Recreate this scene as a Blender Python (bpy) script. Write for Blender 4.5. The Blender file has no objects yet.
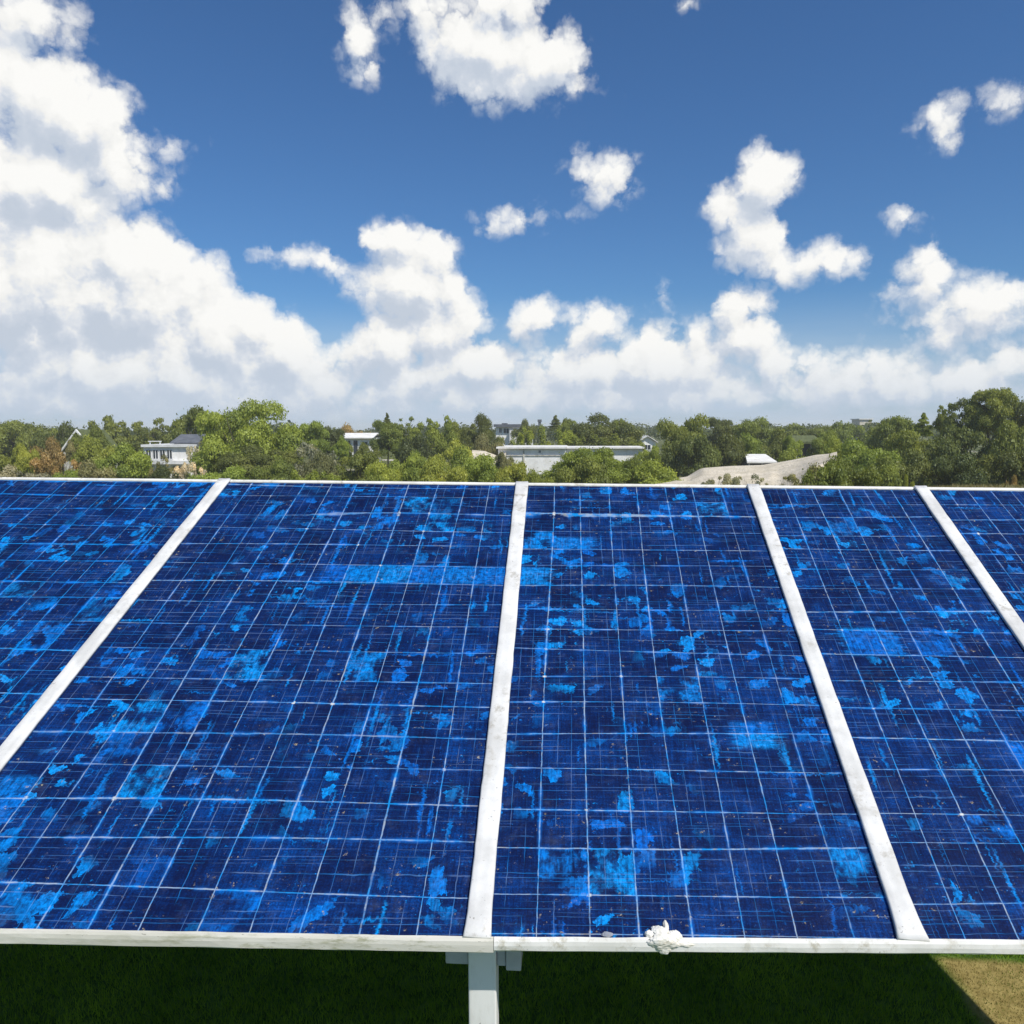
import bpy, bmesh, math, random
import numpy as np
from mathutils import Matrix, Vector, noise as mnoise

R = math.radians
scene = bpy.context.scene
COL = scene.collection
rnd = random.Random(7)

# ------------------------------------------------------------------ camera
ZB = 1.10                                   # height of the table's lower edge
TILT = 0.451
CT, ST = math.cos(TILT), math.sin(TILT)
FPX = 800.0
PITCH, YAW, ROLL = -0.1046, -0.0728, -0.0032
CAM = Vector((0.2573, -2.1268, 1.4225 + ZB))
_f = Vector((math.sin(YAW) * math.cos(PITCH), math.cos(YAW) * math.cos(PITCH), math.sin(PITCH)))
_r0 = Vector((math.cos(YAW), -math.sin(YAW), 0))
_u0 = _r0.cross(_f)
_r = math.cos(ROLL) * _r0 + math.sin(ROLL) * _u0
_u = -math.sin(ROLL) * _r0 + math.cos(ROLL) * _u0
cam = bpy.data.cameras.new('camera')
cam_o = bpy.data.objects.new('camera', cam)
COL.objects.link(cam_o)
m = Matrix.Identity(4)
for i in range(3):
    m[i][0], m[i][1], m[i][2], m[i][3] = _r[i], _u[i], -_f[i], CAM[i]
cam_o.matrix_world = m
cam.sensor_width = 36
cam.lens = 36 * FPX / 1024
cam.clip_start = 0.05
cam.clip_end = 20000
scene.camera = cam_o


def ray(px, py):
    return _f + _r * ((px - 512) / FPX) - _u * ((py - 512) / FPX)


def at(px, py, Y):
    d = ray(px, py)
    return CAM + d * ((Y - CAM.y) / d.y)


def azel(px, py):
    d = ray(px, py).normalized()
    return math.degrees(math.atan2(d.x, d.y)), math.degrees(math.asin(d.z))


# ------------------------------------------------------------------ node helper
class NT:
    def __init__(s, tree):
        s.t = tree
        s.t.nodes.clear()

    def n(s, typ, ins=None, out=0, **kw):
        nd = s.t.nodes.new(typ)
        for k, v in kw.items():
            setattr(nd, k, v)
        for k, v in (ins or {}).items():
            s.put(nd.inputs[k], v)
        return nd.outputs[out] if out is not None else nd

    def put(s, sock, v):
        if isinstance(v, bpy.types.NodeSocket):
            s.t.links.new(v, sock)
        elif v is not None:
            sock.default_value = v

    def m(s, op, a, b=0.0, c=None, clamp=False):
        ins = {0: a, 1: b}
        if c is not None:
            ins[2] = c
        return s.n('ShaderNodeMath', ins, operation=op, use_clamp=clamp)

    def v(s, op, a, b=None, c=None, out=0):
        ins = {0: a}
        if b is not None:
            ins[1] = b
        if c is not None:
            ins[2] = c
        return s.n('ShaderNodeVectorMath', ins, out=out, operation=op)

    def mix(s, f, a, b, blend='MIX'):
        nd = s.t.nodes.new('ShaderNodeMix')
        nd.data_type = 'RGBA'
        nd.blend_type = blend
        s.put(nd.inputs[0], f)
        s.put(nd.inputs[6], a)
        s.put(nd.inputs[7], b)
        return nd.outputs[2]

    def ss(s, x, lo, hi, a=0.0, b=1.0):
        return s.n('ShaderNodeMapRange', {0: x, 1: lo, 2: hi, 3: a, 4: b}, interpolation_type='SMOOTHSTEP')

    def noise(s, vec, scale, detail=4.0, rough=0.55, out=0, dist=0.0, **kw):
        return s.n('ShaderNodeTexNoise', {'Vector': vec, 'Scale': scale, 'Detail': detail, 'Roughness': rough,
                                          'Distortion': dist}, out=out, **kw)

    def sep(s, vec):
        nd = s.n('ShaderNodeSeparateXYZ', {0: vec}, out=None)
        return nd.outputs[0], nd.outputs[1], nd.outputs[2]

    def comb(s, x=0.0, y=0.0, z=0.0):
        return s.n('ShaderNodeCombineXYZ', {0: x, 1: y, 2: z})


def rgb(r, g, b):
    f = lambda c: ((c / 255 + 0.055) / 1.055) ** 2.4 if c > 10 else c / 255 / 12.92
    return (f(r), f(g), f(b), 1.0)


# ------------------------------------------------------------------ sun and sky
SUN_EL, SUN_AZ = R(52), R(135)              # azimuth from +Y towards +X: behind the camera, to the right
sun_dir = Vector((math.sin(SUN_AZ) * math.cos(SUN_EL), math.cos(SUN_AZ) * math.cos(SUN_EL), math.sin(SUN_EL)))
sun = bpy.data.lights.new('sun', 'SUN')
sun.energy = 4.6
sun.angle = R(0.5)
sun.color = (1.0, 0.955, 0.88)
sun_o = bpy.data.objects.new('sun', sun)
COL.objects.link(sun_o)
sun_o.rotation_euler = sun_dir.to_track_quat('Z', 'Y').to_euler()

scene.view_settings.view_transform = 'Standard'
scene.view_settings.look = 'None'
scene.view_settings.exposure = 0.0
scene.view_settings.gamma = 1.0

# cumulus clouds by direction: (pixel in the photo x, y, half width, half height) -> azimuth / elevation
CLOUDS = [
    (15, 15, 62, 30), (-20, 70, 66, 60), (50, 110, 78, 58), (95, 115, 46, 50), (115, 170, 42, 40), (40, 185, 100, 50), (50, 45, 30, 14),
    (60, 245, 80, 42), (140, 262, 50, 26), (190, 282, 42, 48), (125, 290, 95, 72), (40, 285, 110, 82), (245, 328, 44, 36), (285, 352, 40, 42),
    (150, 372, 210, 46), (205, 338, 90, 50), (318, 385, 45, 26), (-60, 200, 90, 200),
    (372, 236, 20, 18), (400, 240, 36, 22), (435, 248, 24, 24), (412, 290, 55, 42), (440, 330, 52, 38), (388, 345, 40, 40), (366, 356, 36, 34), (420, 376, 80, 22), (480, 365, 48, 30),
    (304, 256, 20, 7), (336, 266, 14, 10), (357, 284, 11, 8),
    (534, 314, 24, 22), (522, 330, 18, 18), (600, 324, 32, 20), (580, 335, 20, 20), (655, 345, 66, 26), (740, 306, 28, 17), (742, 336, 40, 30),
    (692, 334, 30, 18), (640, 368, 110, 28), (560, 372, 60, 24), (776, 362, 40, 22),
    (430, 12, 44, 26), (490, 45, 78, 44), (470, 78, 48, 30), (520, 85, 56, 22), (545, 62, 40, 34), (572, 90, 22, 13), (500, 6, 50, 30),
    (356, 38, 22, 30), (370, 66, 14, 14), (598, 172, 32, 22), (608, 192, 20, 12), (521, 218, 38, 14), (517, 208, 18, 9),
    (762, 180, 34, 36), (738, 208, 34, 30), (752, 240, 36, 30), (780, 262, 40, 22), (820, 264, 40, 15), (850, 262, 14, 9),
    (932, 116, 25, 17), (942, 132, 15, 17), (1022, 98, 26, 13), (902, 222, 13, 9),
    (928, 282, 38, 24), (930, 258, 15, 14), (985, 300, 55, 25), (965, 322, 70, 17), (936, 342, 22, 10),
    (880, 366, 55, 16), (960, 376, 80, 18), (860, 386, 80, 20), (1015, 358, 36, 18), (1075, 300, 60, 60), (1100, 370, 90, 40),
    (664, 295, 7, 8), (684, 6, 9, 4), (168, 145, 13, 4), (172, 184, 9, 10),
    (560, 395, 560, 16), (100, 400, 300, 22), (620, -60, 90, 40), (180, -70, 120, 30), (880, -80, 120, 40),
]


def cloud_group():
    g = bpy.data.node_groups.new('cloud density', 'ShaderNodeTree')
    g.interface.new_socket('uv', in_out='INPUT', socket_type='NodeSocketVector')
    g.interface.new_socket('D', in_out='OUTPUT', socket_type='NodeSocketFloat')
    N = NT(g)
    gi = g.nodes.new('NodeGroupInput')
    go = g.nodes.new('NodeGroupOutput')
    uv = gi.outputs[0]
    # ragged outline: two scales of warp
    w1 = N.noise(uv, 0.30, 3.0, 0.55, out=1)
    w2 = N.noise(uv, 1.1, 4.0, 0.62, out=1)
    p = N.v('MULTIPLY_ADD', N.v('SUBTRACT', w1, (0.5, 0.5, 0.5)), (1.5, 1.2, 0), uv)
    p = N.v('MULTIPLY_ADD', N.v('SUBTRACT', w2, (0.5, 0.5, 0.5)), (0.55, 0.5, 0), p)
    acc = None
    for (px, py, rx, ry) in CLOUDS:
        if rx < 80:
            rx, ry = max(rx - 4, rx * .62), max(ry - 3, ry * .62)
        a, e = azel(px, py)
        a1, _ = azel(px + rx, py)
        _, e1 = azel(px, py - ry)
        ra, re = max(a1 - a, .2), max(e1 - e, .2)
        q = N.v('MULTIPLY_ADD', p, (1 / ra, 1 / re, 0), (-a / ra, -e / re, 0))
        L = N.v('LENGTH', q, out=1)
        rr = min(ra, re)
        sd = N.m('MULTIPLY_ADD', L, rr, -rr)
        acc = sd if acc is None else N.m('SMOOTH_MIN', acc, sd, 1.0)
    # loose clouds all round, out of the frame
    px_, py_, _ = N.sep(uv)
    away = N.ss(N.m('ABSOLUTE', N.m('ADD', px_, 4.0)), 46, 62)
    loose = N.m('MULTIPLY', N.m('SUBTRACT', 0.60, N.noise(N.v('MULTIPLY', uv, (0.05, 0.08, 0)), 1.0, 4.0, 0.5)), 22.0)
    loose = N.m('ADD', loose, N.m('MULTIPLY', N.m('SUBTRACT', 1.0, away), 60.0))
    acc = N.m('MINIMUM', acc, loose)
    acc = N.m('SMOOTH_MAX', acc, -2.4, 1.6)
    # cauliflower lumps
    wv = N.v('MULTIPLY_ADD', N.v('SUBTRACT', w2, (0.5, 0.5, 0.5)), (1.6, 1.6, 0), uv)
    def puffs(scale):
        d = N.n('ShaderNodeTexVoronoi', {'Vector': wv, 'Scale': scale}, feature='F1', voronoi_dimensions='2D')
        return N.m('SUBTRACT', 0.24, N.m('MULTIPLY', d, d))
    b = N.m('MULTIPLY', puffs(0.28), 1.25)
    b = N.m('MULTIPLY_ADD', puffs(0.65), 1.0, b)
    b = N.m('MULTIPLY_ADD', puffs(1.5), 0.40, b)
    b = N.m('MULTIPLY_ADD', N.m('SUBTRACT', N.noise(uv, 2.6, 4.0, 0.6), 0.5), 0.40, b)
    D = N.m('SUBTRACT', N.m('ADD', b, 0.18), acc)
    N.put(go.inputs[0], D)
    return g


def build_world():
    w = bpy.data.worlds.new('World')
    scene.world = w
    w.use_nodes = True
    N = NT(w.node_tree)
    CG = cloud_group()
    d = N.v('NORMALIZE', N.n('ShaderNodeTexCoord', out=0))
    x, y, z = N.sep(d)
    az = N.m('MULTIPLY', N.m('ARCTAN2', x, y), 57.29578)
    el = N.m('MULTIPLY', N.m('ARCSINE', z), 57.29578)
    uv = N.comb(az, el, 0.0)
    sky = N.n('ShaderNodeTexSky', sky_type='NISHITA', sun_disc=False, sun_elevation=SUN_EL, sun_rotation=SUN_AZ,
              air_density=1.0, dust_density=0.5, ozone_density=2.2)
    sky = N.v('MULTIPLY', sky, (0.095 * SKY[0], 0.095 * SKY[1], 0.095 * SKY[2]))

    def dens(vec):
        nd = w.node_tree.nodes.new('ShaderNodeGroup')
        nd.node_tree = CG
        N.put(nd.inputs[0], vec)
        return nd.outputs[0]
    D = dens(uv)
    D2 = dens(N.v('ADD', uv, (0.6, 1.5, 0)))
    # veil towards the horizon
    streak = N.noise(N.v('MULTIPLY', uv, (0.10, 0.55, 0)), 1.0, 5.0, 0.55)
    veil = N.m('MULTIPLY', N.ss(el, 9.5, 0.5), N.ss(streak, 0.15, 0.65, 0.45, 0.95))
    base = N.mix(veil, sky, rgb(190, 206, 226))
    soft = N.noise(uv, 0.45, 2.0, 0.5)
    edge = N.m('MULTIPLY_ADD', soft, 1.1, 0.28)
    alpha = N.ss(N.m('DIVIDE', D, edge), -0.35, 1.15)
    lit = N.m('MULTIPLY', N.m('SUBTRACT', D, D2), 0.62)
    thin = N.ss(D, 0.2, 2.6)
    # broad grey undersides
    shade = N.noise(N.v('MULTIPLY', uv, (0.8, 1.2, 0)), 0.16, 4.0, 0.55)
    tone = N.m('ADD', N.m('MULTIPLY_ADD', lit, 0.78, 0.52), N.m('MULTIPLY', N.m('SUBTRACT', shade, 0.5), 0.50))
    tone = N.m('SUBTRACT', tone, N.m('MULTIPLY', thin, 0.03), clamp=True)
    ramp = N.n('ShaderNodeValToRGB', {0: tone})
    cr = w.node_tree.nodes[-1].color_ramp
    cr.elements[0].position = 0.05
    cr.elements[0].color = rgb(196, 206, 220)
    cr.elements[1].position = 0.97
    cr.elements[1].color = (0.98, 0.975, 0.95, 1)
    for p_, c_ in ((0.30, rgb(206, 214, 226)), (0.50, rgb(226, 230, 236)), (0.68, rgb(243, 243, 241))):
        e = cr.elements.new(p_)
        e.color = c_
    # cloud fades into the veil low down
    cc = N.mix(N.m('MULTIPLY', N.ss(el, 6.5, 0.3), 0.55), ramp, rgb(190, 206, 226))
    colr = N.mix(alpha, base, cc)
    low = N.ss(el, 0.0, -2.0)
    colr = N.mix(low, colr, rgb(120, 130, 110))
    bg = N.n('ShaderNodeBackground', {0: colr, 1: 1.0})
    N.n('ShaderNodeOutputWorld', {0: bg}, out=None)
    w.cycles.sampling_method = 'NONE'
    w.cycles.sample_map_resolution = 512


SKY = (0.45, 0.745, 1.06)
build_world()
scene.cycles.max_bounces = 4
scene.cycles.diffuse_bounces = 2
scene.cycles.glossy_bounces = 2
scene.cycles.transmission_bounces = 2
scene.cycles.volume_bounces = 2
scene.cycles.use_denoising = True

# ------------------------------------------------------------------ object helpers


def tag(o, label=None, cat=None, group=None, kind=None):
    if label: o['label'] = label
    if cat: o['category'] = cat
    if group: o['group'] = group
    if kind: o['kind'] = kind
    return o


def link(name, data, parent=None):
    o = bpy.data.objects.new(name, data)
    COL.objects.link(o)
    if parent is not None:
        o.parent = parent
    return o


def empty(name, loc, rz=0.0):
    o = link(name, None)
    o.location = loc
    o.rotation_euler = (0, 0, rz)
    o.empty_display_size = 0.2
    return o


def obj_bm(name, bm, mat, parent=None, smooth=False):
    bmesh.ops.recalc_face_normals(bm, faces=bm.faces)
    me = bpy.data.meshes.new(name)
    bm.to_mesh(me)
    bm.free()
    if smooth:
        for p in me.polygons: p.use_smooth = True
    me.materials.append(mat)
    return link(name, me, parent)


def box(bm, x0, x1, y0, y1, z0, z1):
    vs = [bm.verts.new((x, y, z)) for x in (x0, x1) for y in (y0, y1) for z in (z0, z1)]
    for f in ((0, 1, 3, 2), (4, 6, 7, 5), (0, 4, 5, 1), (2, 3, 7, 6), (0, 2, 6, 4), (1, 5, 7, 3)):
        bm.faces.new([vs[i] for i in f])


def new_box(*a):
    bm = bmesh.new()
    box(bm, *a)
    return bm


def mat_new(name):
    mt = bpy.data.materials.new(name)
    mt.use_nodes = True
    N = NT(mt.node_tree)
    return mt, N


def finish(N, color, rough=0.6, spec=0.3, metal=0.0, bump=None, bstr=0.2, bdist=0.01):
    ins = {'Base Color': color, 'Roughness': rough, 'Metallic': metal, 'Specular IOR Level': spec}
    if bump is not None:
        ins['Normal'] = N.n('ShaderNodeBump', {'Height': bump, 'Strength': bstr, 'Distance': bdist})
    p = N.n('ShaderNodeBsdfPrincipled', ins)
    N.n('ShaderNodeOutputMaterial', {0: p}, out=None)


def coords(N):
    return N.n('ShaderNodeTexCoord', out=3)      # object


# ------------------------------------------------------------------ materials
def mat_paint(name, c1, c2, dirt, dirt_amt, stretch=(1, 1, 1), rough=0.45):
    mt, N = mat_new(name)
    o = N.v('MULTIPLY', coords(N), stretch)
    a = N.noise(o, 6.0, 6.0, 0.6)
    c = N.mix(N.ss(a, 0.35, 0.65), c1, c2)
    b = N.noise(o, 22.0, 8.0, 0.7)
    g = N.noise(o, 2.2, 3.0, 0.5)
    k = N.m('MULTIPLY', N.ss(b, 0.50, 0.68), N.ss(g, 0.38, 0.62))
    c = N.mix(N.m('MULTIPLY', k, dirt_amt), c, dirt)
    sp = N.noise(o, 90.0, 2.0, 0.5)
    c = N.mix(N.ss(sp, 0.70, 0.76, 0.0, 0.55), c, (0.10, 0.085, 0.06, 1))
    finish(N, c, rough, 0.4, bump=b, bstr=0.25, bdist=0.003)
    return mt


M = {}
M['bar'] = mat_paint('worn white painted bar', (0.72, 0.715, 0.69, 1), (0.56, 0.555, 0.53, 1), (0.32, 0.29, 0.23, 1), 0.75)
M['rail'] = mat_paint('white painted rail', (0.80, 0.79, 0.75, 1), (0.66, 0.65, 0.60, 1), (0.40, 0.36, 0.26, 1), 0.75)
M['post'] = mat_paint('white painted post', (0.82, 0.81, 0.78, 1), (0.72, 0.71, 0.68, 1), (0.45, 0.41, 0.33, 1), 0.5, (1, 1, .25))
M['steel'] = mat_paint('galvanised steel', (0.50, 0.51, 0.52, 1), (0.40, 0.41, 0.42, 1), (0.25, 0.24, 0.22, 1), 0.4)
M['splat'] = mat_paint('dried droppings', (0.82, 0.80, 0.74, 1), (0.70, 0.67, 0.58, 1), (0.42, 0.36, 0.24, 1), 0.9, (3, 3, 3), 0.9)
M['splat_grey'] = mat_paint('grey crust', (0.30, 0.32, 0.36, 1), (0.22, 0.24, 0.28, 1), (0.30, 0.26, 0.2, 1), 0.5, (3, 3, 3), 0.9)


# broad worn bands: panel, from and to in cells across, from and to in cells up
BANDS = [(2, 5.3, 11.2, 11.0, 11.9), (3, -.2, 1.0, 11.0, 11.9), (3, 5.6, 6.6, 4.7, 5.5), (3, 1.0, 2.4, 12.9, 13.6), (4, 0.9, 2.5, 8.0, 9.1),
         (2, 0.2, 1.0, 2.5, 3.6)]


def mat_cells(name, seed):
    """weathered polycrystalline cells: UV in cells, one unit a cell"""
    mt, N = mat_new(name)
    uv0 = N.v('ADD', N.n('ShaderNodeUVMap'), (seed * 37.0, seed * 53.0, 0))
    # uneven spacing of rows and columns, lines nearly straight
    u_, v_, _z = N.sep(uv0)
    wu = N.noise(N.comb(N.m('MULTIPLY', u_, 0.8), N.m('MULTIPLY', v_, 0.05), 3.0), 1.0, 1.0, 0.5)
    wv = N.noise(N.comb(N.m('MULTIPLY', u_, 0.04), N.m('MULTIPLY', v_, 0.9), 9.0), 1.0, 1.0, 0.5)
    uv = N.comb(N.m('MULTIPLY_ADD', N.m('SUBTRACT', wu, 0.5), 0.45, u_), N.m('MULTIPLY_ADD', N.m('SUBTRACT', wv, 0.5), 1.1, v_), 0.0)
    fine = N.noise(uv0, 3.0, 4.0, 0.6, out=1)
    uvl = N.v('MULTIPLY_ADD', N.v('SUBTRACT', fine, (0.5, 0.5, 0.5)), (0.045, 0.035, 0), uv)
    U, V, _ = N.sep(uvl)
    cid = N.v('FLOOR', uv)
    wn = N.n('ShaderNodeTexWhiteNoise', {'Vector': cid}, out=None, noise_dimensions='2D')
    r1 = wn.outputs[0]
    rc = wn.outputs[1]
    r2, r3, r4 = N.sep(rc)

    # ---- cell body: navy with crystal flakes, fibres and slow blotches
    blot = N.noise(uv0, 0.8, 5.0, 0.62)
    fibv = N.noise(N.v('MULTIPLY', uv0, (16.0, 1.3, 0)), 1.0, 5.0, 0.68)
    fibh = N.noise(N.v('MULTIPLY', uv0, (1.0, 15.0, 0)), 1.0, 5.0, 0.68)
    grain = N.noise(uv0, 26.0, 4.0, 0.7)
    t = N.m('MULTIPLY_ADD', N.m('SUBTRACT', blot, 0.5), 1.1, 0.30)
    t = N.m('MULTIPLY_ADD', N.m('SUBTRACT', r1, 0.5), 0.18, t)
    t = N.m('MULTIPLY_ADD', N.m('SUBTRACT', fibv, 0.5), 0.85, t)
    t = N.m('MULTIPLY_ADD', N.m('SUBTRACT', fibh, 0.5), 0.70, t)
    t = N.m('MULTIPLY_ADD', N.m('SUBTRACT', grain, 0.5), 1.05, t)
    body = N.n('ShaderNodeValToRGB', {0: t})
    cr = mt.node_tree.nodes[-1].color_ramp
    cr.elements[0].position = 0.08
    cr.elements[0].color = (0.0038, 0.0085, 0.044, 1)
    cr.elements[1].position = 0.95
    cr.elements[1].color = (0.004, 0.105, 0.50, 1)
    for p_, c_ in ((0.34, (0.0034, 0.017, 0.088, 1)), (0.62, (0.0030, 0.044, 0.210, 1))):
        e_ = cr.elements.new(p_)
        e_.color = c_

    # ---- bright azure worn patches: whole or part cells, brushed edges
    brush = N.noise(N.v('MULTIPLY', uv0, (3.0, 3.0, 0)), 1.0, 4.0, 0.65, out=1)
    streak2 = N.noise(N.v('MULTIPLY', uv0, (14.0, 1.2, 0)), 1.0, 3.0, 0.6, out=1)
    streak3 = N.noise(N.v('MULTIPLY', uv0, (1.2, 14.0, 0)), 1.0, 3.0, 0.6, out=1)
    pu = N.v('MULTIPLY_ADD', N.v('SUBTRACT', brush, (0.5, 0.5, 0.5)), (0.10, 0.10, 0), uv)
    pu = N.v('MULTIPLY_ADD', N.v('SUBTRACT', streak2, (0.5, 0.5, 0.5)), (0.0, 0.26, 0), pu)
    pu = N.v('MULTIPLY_ADD', N.v('SUBTRACT', streak3, (0.5, 0.5, 0.5)), (0.22, 0.0, 0), pu)
    zone = N.noise(uv0, 0.34, 2.0, 0.5)
    blk = N.v('FLOOR', N.v('MULTIPLY', pu, (2.0, 3.0, 0)))
    pn = N.n('ShaderNodeTexWhiteNoise', {'Vector': N.v('ADD', blk, (13.0, 5.0, 0))}, noise_dimensions='2D')
    pn = N.m('MULTIPLY_ADD', N.m('SUBTRACT', N.noise(uv0, 2.2, 4.0, 0.6), 0.5), 1.1, pn)
    pch = N.n('ShaderNodeTexVoronoi', {'Vector': N.v('MULTIPLY', pu, (3.0, 3.4, 0)), 'Scale': 1.0, 'Randomness': 0.9}, out=1,
              voronoi_dimensions='2D', distance='CHEBYCHEV')
    pr, pg, pb = N.sep(pch)
    k1 = N.m('MULTIPLY', N.ss(pr, 0.84, 0.90), N.ss(zone, 0.42, 0.58))
    k2 = N.m('MULTIPLY', N.ss(pn, 0.97, 1.05), N.ss(zone, 0.42, 0.60))
    rough_in = N.m('MULTIPLY', N.ss(N.noise(uv0, 7.0, 6.0, 0.75), 0.34, 0.60, 0.15, 1.0), N.ss(fibv, 0.30, 0.58, 0.35, 1.0))
    # a few smeared bands across or along the panel
    smr = N.noise(N.v('MULTIPLY', pu, (0.26, 3.2, 0)), 1.0, 2.0, 0.5)
    k3 = N.m('MULTIPLY', N.ss(smr, 0.66, 0.73), 0.85)
    smv = N.noise(N.v('MULTIPLY', pu, (4.2, 0.40, 0)), 1.0, 2.0, 0.5)
    k4 = N.m('MULTIPLY', N.ss(smv, 0.635, 0.70), 0.85)
    # single cells gone azure, partly rubbed
    cid2 = N.v('FLOOR', N.v('MULTIPLY_ADD', N.v('SUBTRACT', brush, (0.5, 0.5, 0.5)), (0.12, 0.12, 0), uv))
    wn3 = N.n('ShaderNodeTexWhiteNoise', {'Vector': N.v('ADD', cid2, (7.0, 3.0, 0))}, noise_dimensions='2D')
    k5 = N.m('MULTIPLY', N.ss(wn3, 0.94, 0.97), N.ss(N.noise(pu, 1.6, 4.0, 0.6), 0.44, 0.62))
    k = N.m('MAXIMUM', N.m('MAXIMUM', k1, k2), N.m('MAXIMUM', k3, k4))
    k = N.m('MAXIMUM', k, k5)
    for (bs, u0, u1, v0, v1) in BANDS:
        if bs != seed: continue
        bu, bv, _z = N.sep(N.v('MULTIPLY_ADD', N.v('SUBTRACT', streak3, (.5, .5, .5)), (1.2, 0.0, 0), N.v('SUBTRACT', uv0, (seed * 37.0, seed * 53.0, 0))))
        kb = N.m('MULTIPLY', N.m('MULTIPLY', N.ss(bu, u0 - .2, u0 + .2), N.ss(bu, u1 + .15, u1 - .15)),
                 N.m('MULTIPLY', N.ss(bv, v0 - .10, v0 + .08), N.ss(bv, v1 + .10, v1 - .08)))
        k = N.m('MAXIMUM', k, N.m('MULTIPLY', kb, N.ss(N.noise(uv0, 2.4, 5.0, 0.65), 0.30, 0.52, 0.25, 0.95)))
    flk = N.noise(N.v('MULTIPLY', uv0, (5.5, 7.0, 0)), 1.0, 5.0, 0.7)
    k = N.m('MAXIMUM', k, N.m('MULTIPLY', N.ss(flk, 0.625, 0.67), N.ss(zone, 0.34, 0.55, 0.25, 0.9)))
    k = N.m('MULTIPLY', k, rough_in)
    azure = N.mix(r4, (0.001, 0.15, 0.66, 1), (0.002, 0.34, 0.90, 1))
    c = N.mix(N.m('MULTIPLY', k, 0.9), body, azure)

    # ---- grid lines
    def line(coord, along, wid, seed2):
        nearest = N.m('ROUND', coord)
        dist = N.m('ABSOLUTE', N.m('SUBTRACT', coord, nearest))
        rl = N.n('ShaderNodeTexWhiteNoise', {'W': N.m('ADD', nearest, seed2)}, out=0, noise_dimensions='1D')
        var = N.noise(N.comb(N.m('MULTIPLY', along, 0.9), N.m('MULTIPLY', nearest, 7.3), seed2), 1.0, 4.0, 0.65)
        wd = N.m('MULTIPLY', N.ss(var, 0.25, 0.75, 0.6, 1.5), wid)
        sharp = N.ss(dist, N.m('MULTIPLY', wd, 1.25), N.m('MULTIPLY', wd, 0.45))
        brk = N.ss(N.noise(N.comb(N.m('MULTIPLY', along, 2.2), N.m('MULTIPLY', nearest, 3.1), seed2 + 5), 1.0, 4.0, 0.7), 0.30, 0.52)
        k_ = N.m('MULTIPLY', sharp, N.m('MULTIPLY', N.ss(rl, 0.0, 0.35, 0.55, 1.0), N.m('MULTIPLY_ADD', brk, 0.75, 0.25)))
        glow = N.m('MULTIPLY', N.ss(dist, N.m('MULTIPLY', wd, 4.5), 0.0), N.ss(var, 0.48, 0.66))
        return k_, glow, var
    lu, gu, vu = line(U, V, 0.0145, 3.0)
    lv, gv, vv = line(V, U, 0.0145, 11.0)
    glow = N.m('MAXIMUM', gu, gv)
    c = N.mix(N.m('MULTIPLY', glow, 0.8 if seed < 2 else 0.5), c, (0.001, 0.17, 0.68, 1))
    # thin secondary conductors and scratches
    def thin(coord, n_, wid, along, sd):
        s_ = N.m('MULTIPLY', coord, n_)
        near = N.m('ROUND', s_)
        dd = N.m('DIVIDE', N.m('ABSOLUTE', N.m('SUBTRACT', s_, near)), n_)
        vis = N.noise(N.comb(N.m('MULTIPLY', along, 0.7), N.m('MULTIPLY', near, 5.7), sd), 1.0, 3.0, 0.6)
        return N.m('MULTIPLY', N.ss(dd, wid, wid * 0.35), N.ss(vis, 0.43, 0.58))
    tk = N.m('MAXIMUM', thin(U, 3.0, 0.010, V, 21.0), N.m('MAXIMUM', thin(V, 2.0, 0.011, U, 31.0), thin(V, 5.0, 0.009, U, 41.0)))
    c = N.mix(N.m('MULTIPLY', tk, 0.46), c, N.mix(N.ss(blot, 0.42, 0.58), (0.010, 0.22, 0.62, 1), (0.16, 0.25, 0.44, 1)))
    cn = N.noise(uv0, 1.7, 4.0, 0.7)
    lc = N.mix(N.ss(cn, 0.52 if seed < 2 else 0.40, 0.72 if seed < 2 else 0.62), (0.006, 0.27, 0.70, 1), (0.36, 0.43, 0.52, 1))
    br = N.noise(uv0, 2.6, 4.0, 0.7)
    lc = N.mix(N.ss(br, 0.57, 0.66, 0, 0.85), lc, (0.34, 0.29, 0.19, 1))
    lk = N.m('MAXIMUM', lu, lv)
    c = N.mix(N.m('MULTIPLY', lk, 0.74), c, lc)
    film = N.noise(N.v('MULTIPLY', uv0, (2.0, 2.0, 0)), 1.0, 7.0, 0.75)
    # pale solder dots where lines cross, dirt crumbs
    cross = N.m('MULTIPLY', N.ss(N.m('ABSOLUTE', N.m('SUBTRACT', U, N.m('ROUND', U))), 0.06, 0.02),
                N.ss(N.m('ABSOLUTE', N.m('SUBTRACT', V, N.m('ROUND', V))), 0.06, 0.02))
    wn2 = N.n('ShaderNodeTexWhiteNoise', {'Vector': N.comb(N.m('ROUND', U), N.m('ROUND', V), 2.0)}, noise_dimensions='3D')
    c = N.mix(N.m('MULTIPLY', cross, N.m('MULTIPLY', N.ss(wn2, 0.86, 0.90), N.ss(film, 0.45, 0.55))), c, (0.62, 0.62, 0.58, 1))
    dz = N.noise(uv0, 7.0, 5.0, 0.72)
    dzone = N.noise(uv0, 0.9, 3.0, 0.5)
    dk = N.m('MULTIPLY', N.ss(dz, 0.615, 0.66), N.ss(dzone, 0.46, 0.60))
    c = N.mix(N.m('MULTIPLY', dk, 0.85), c, N.mix(N.ss(grain, .4, .6), (0.16, 0.12, 0.06, 1), (0.42, 0.36, 0.24, 1)))
    # chalky film and fine scratches
    c = N.mix(N.m('MULTIPLY', N.ss(film, 0.52, 0.78), 0.10), c, (0.24, 0.32, 0.50, 1))
    ro = N.ss(film, 0.3, 0.7, 0.32, 0.62)
    finish(N, c, ro, 0.08, bump=N.m('ADD', grain, N.m('MULTIPLY', lk, 1.5)), bstr=0.10, bdist=0.002)
    return mt


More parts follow.
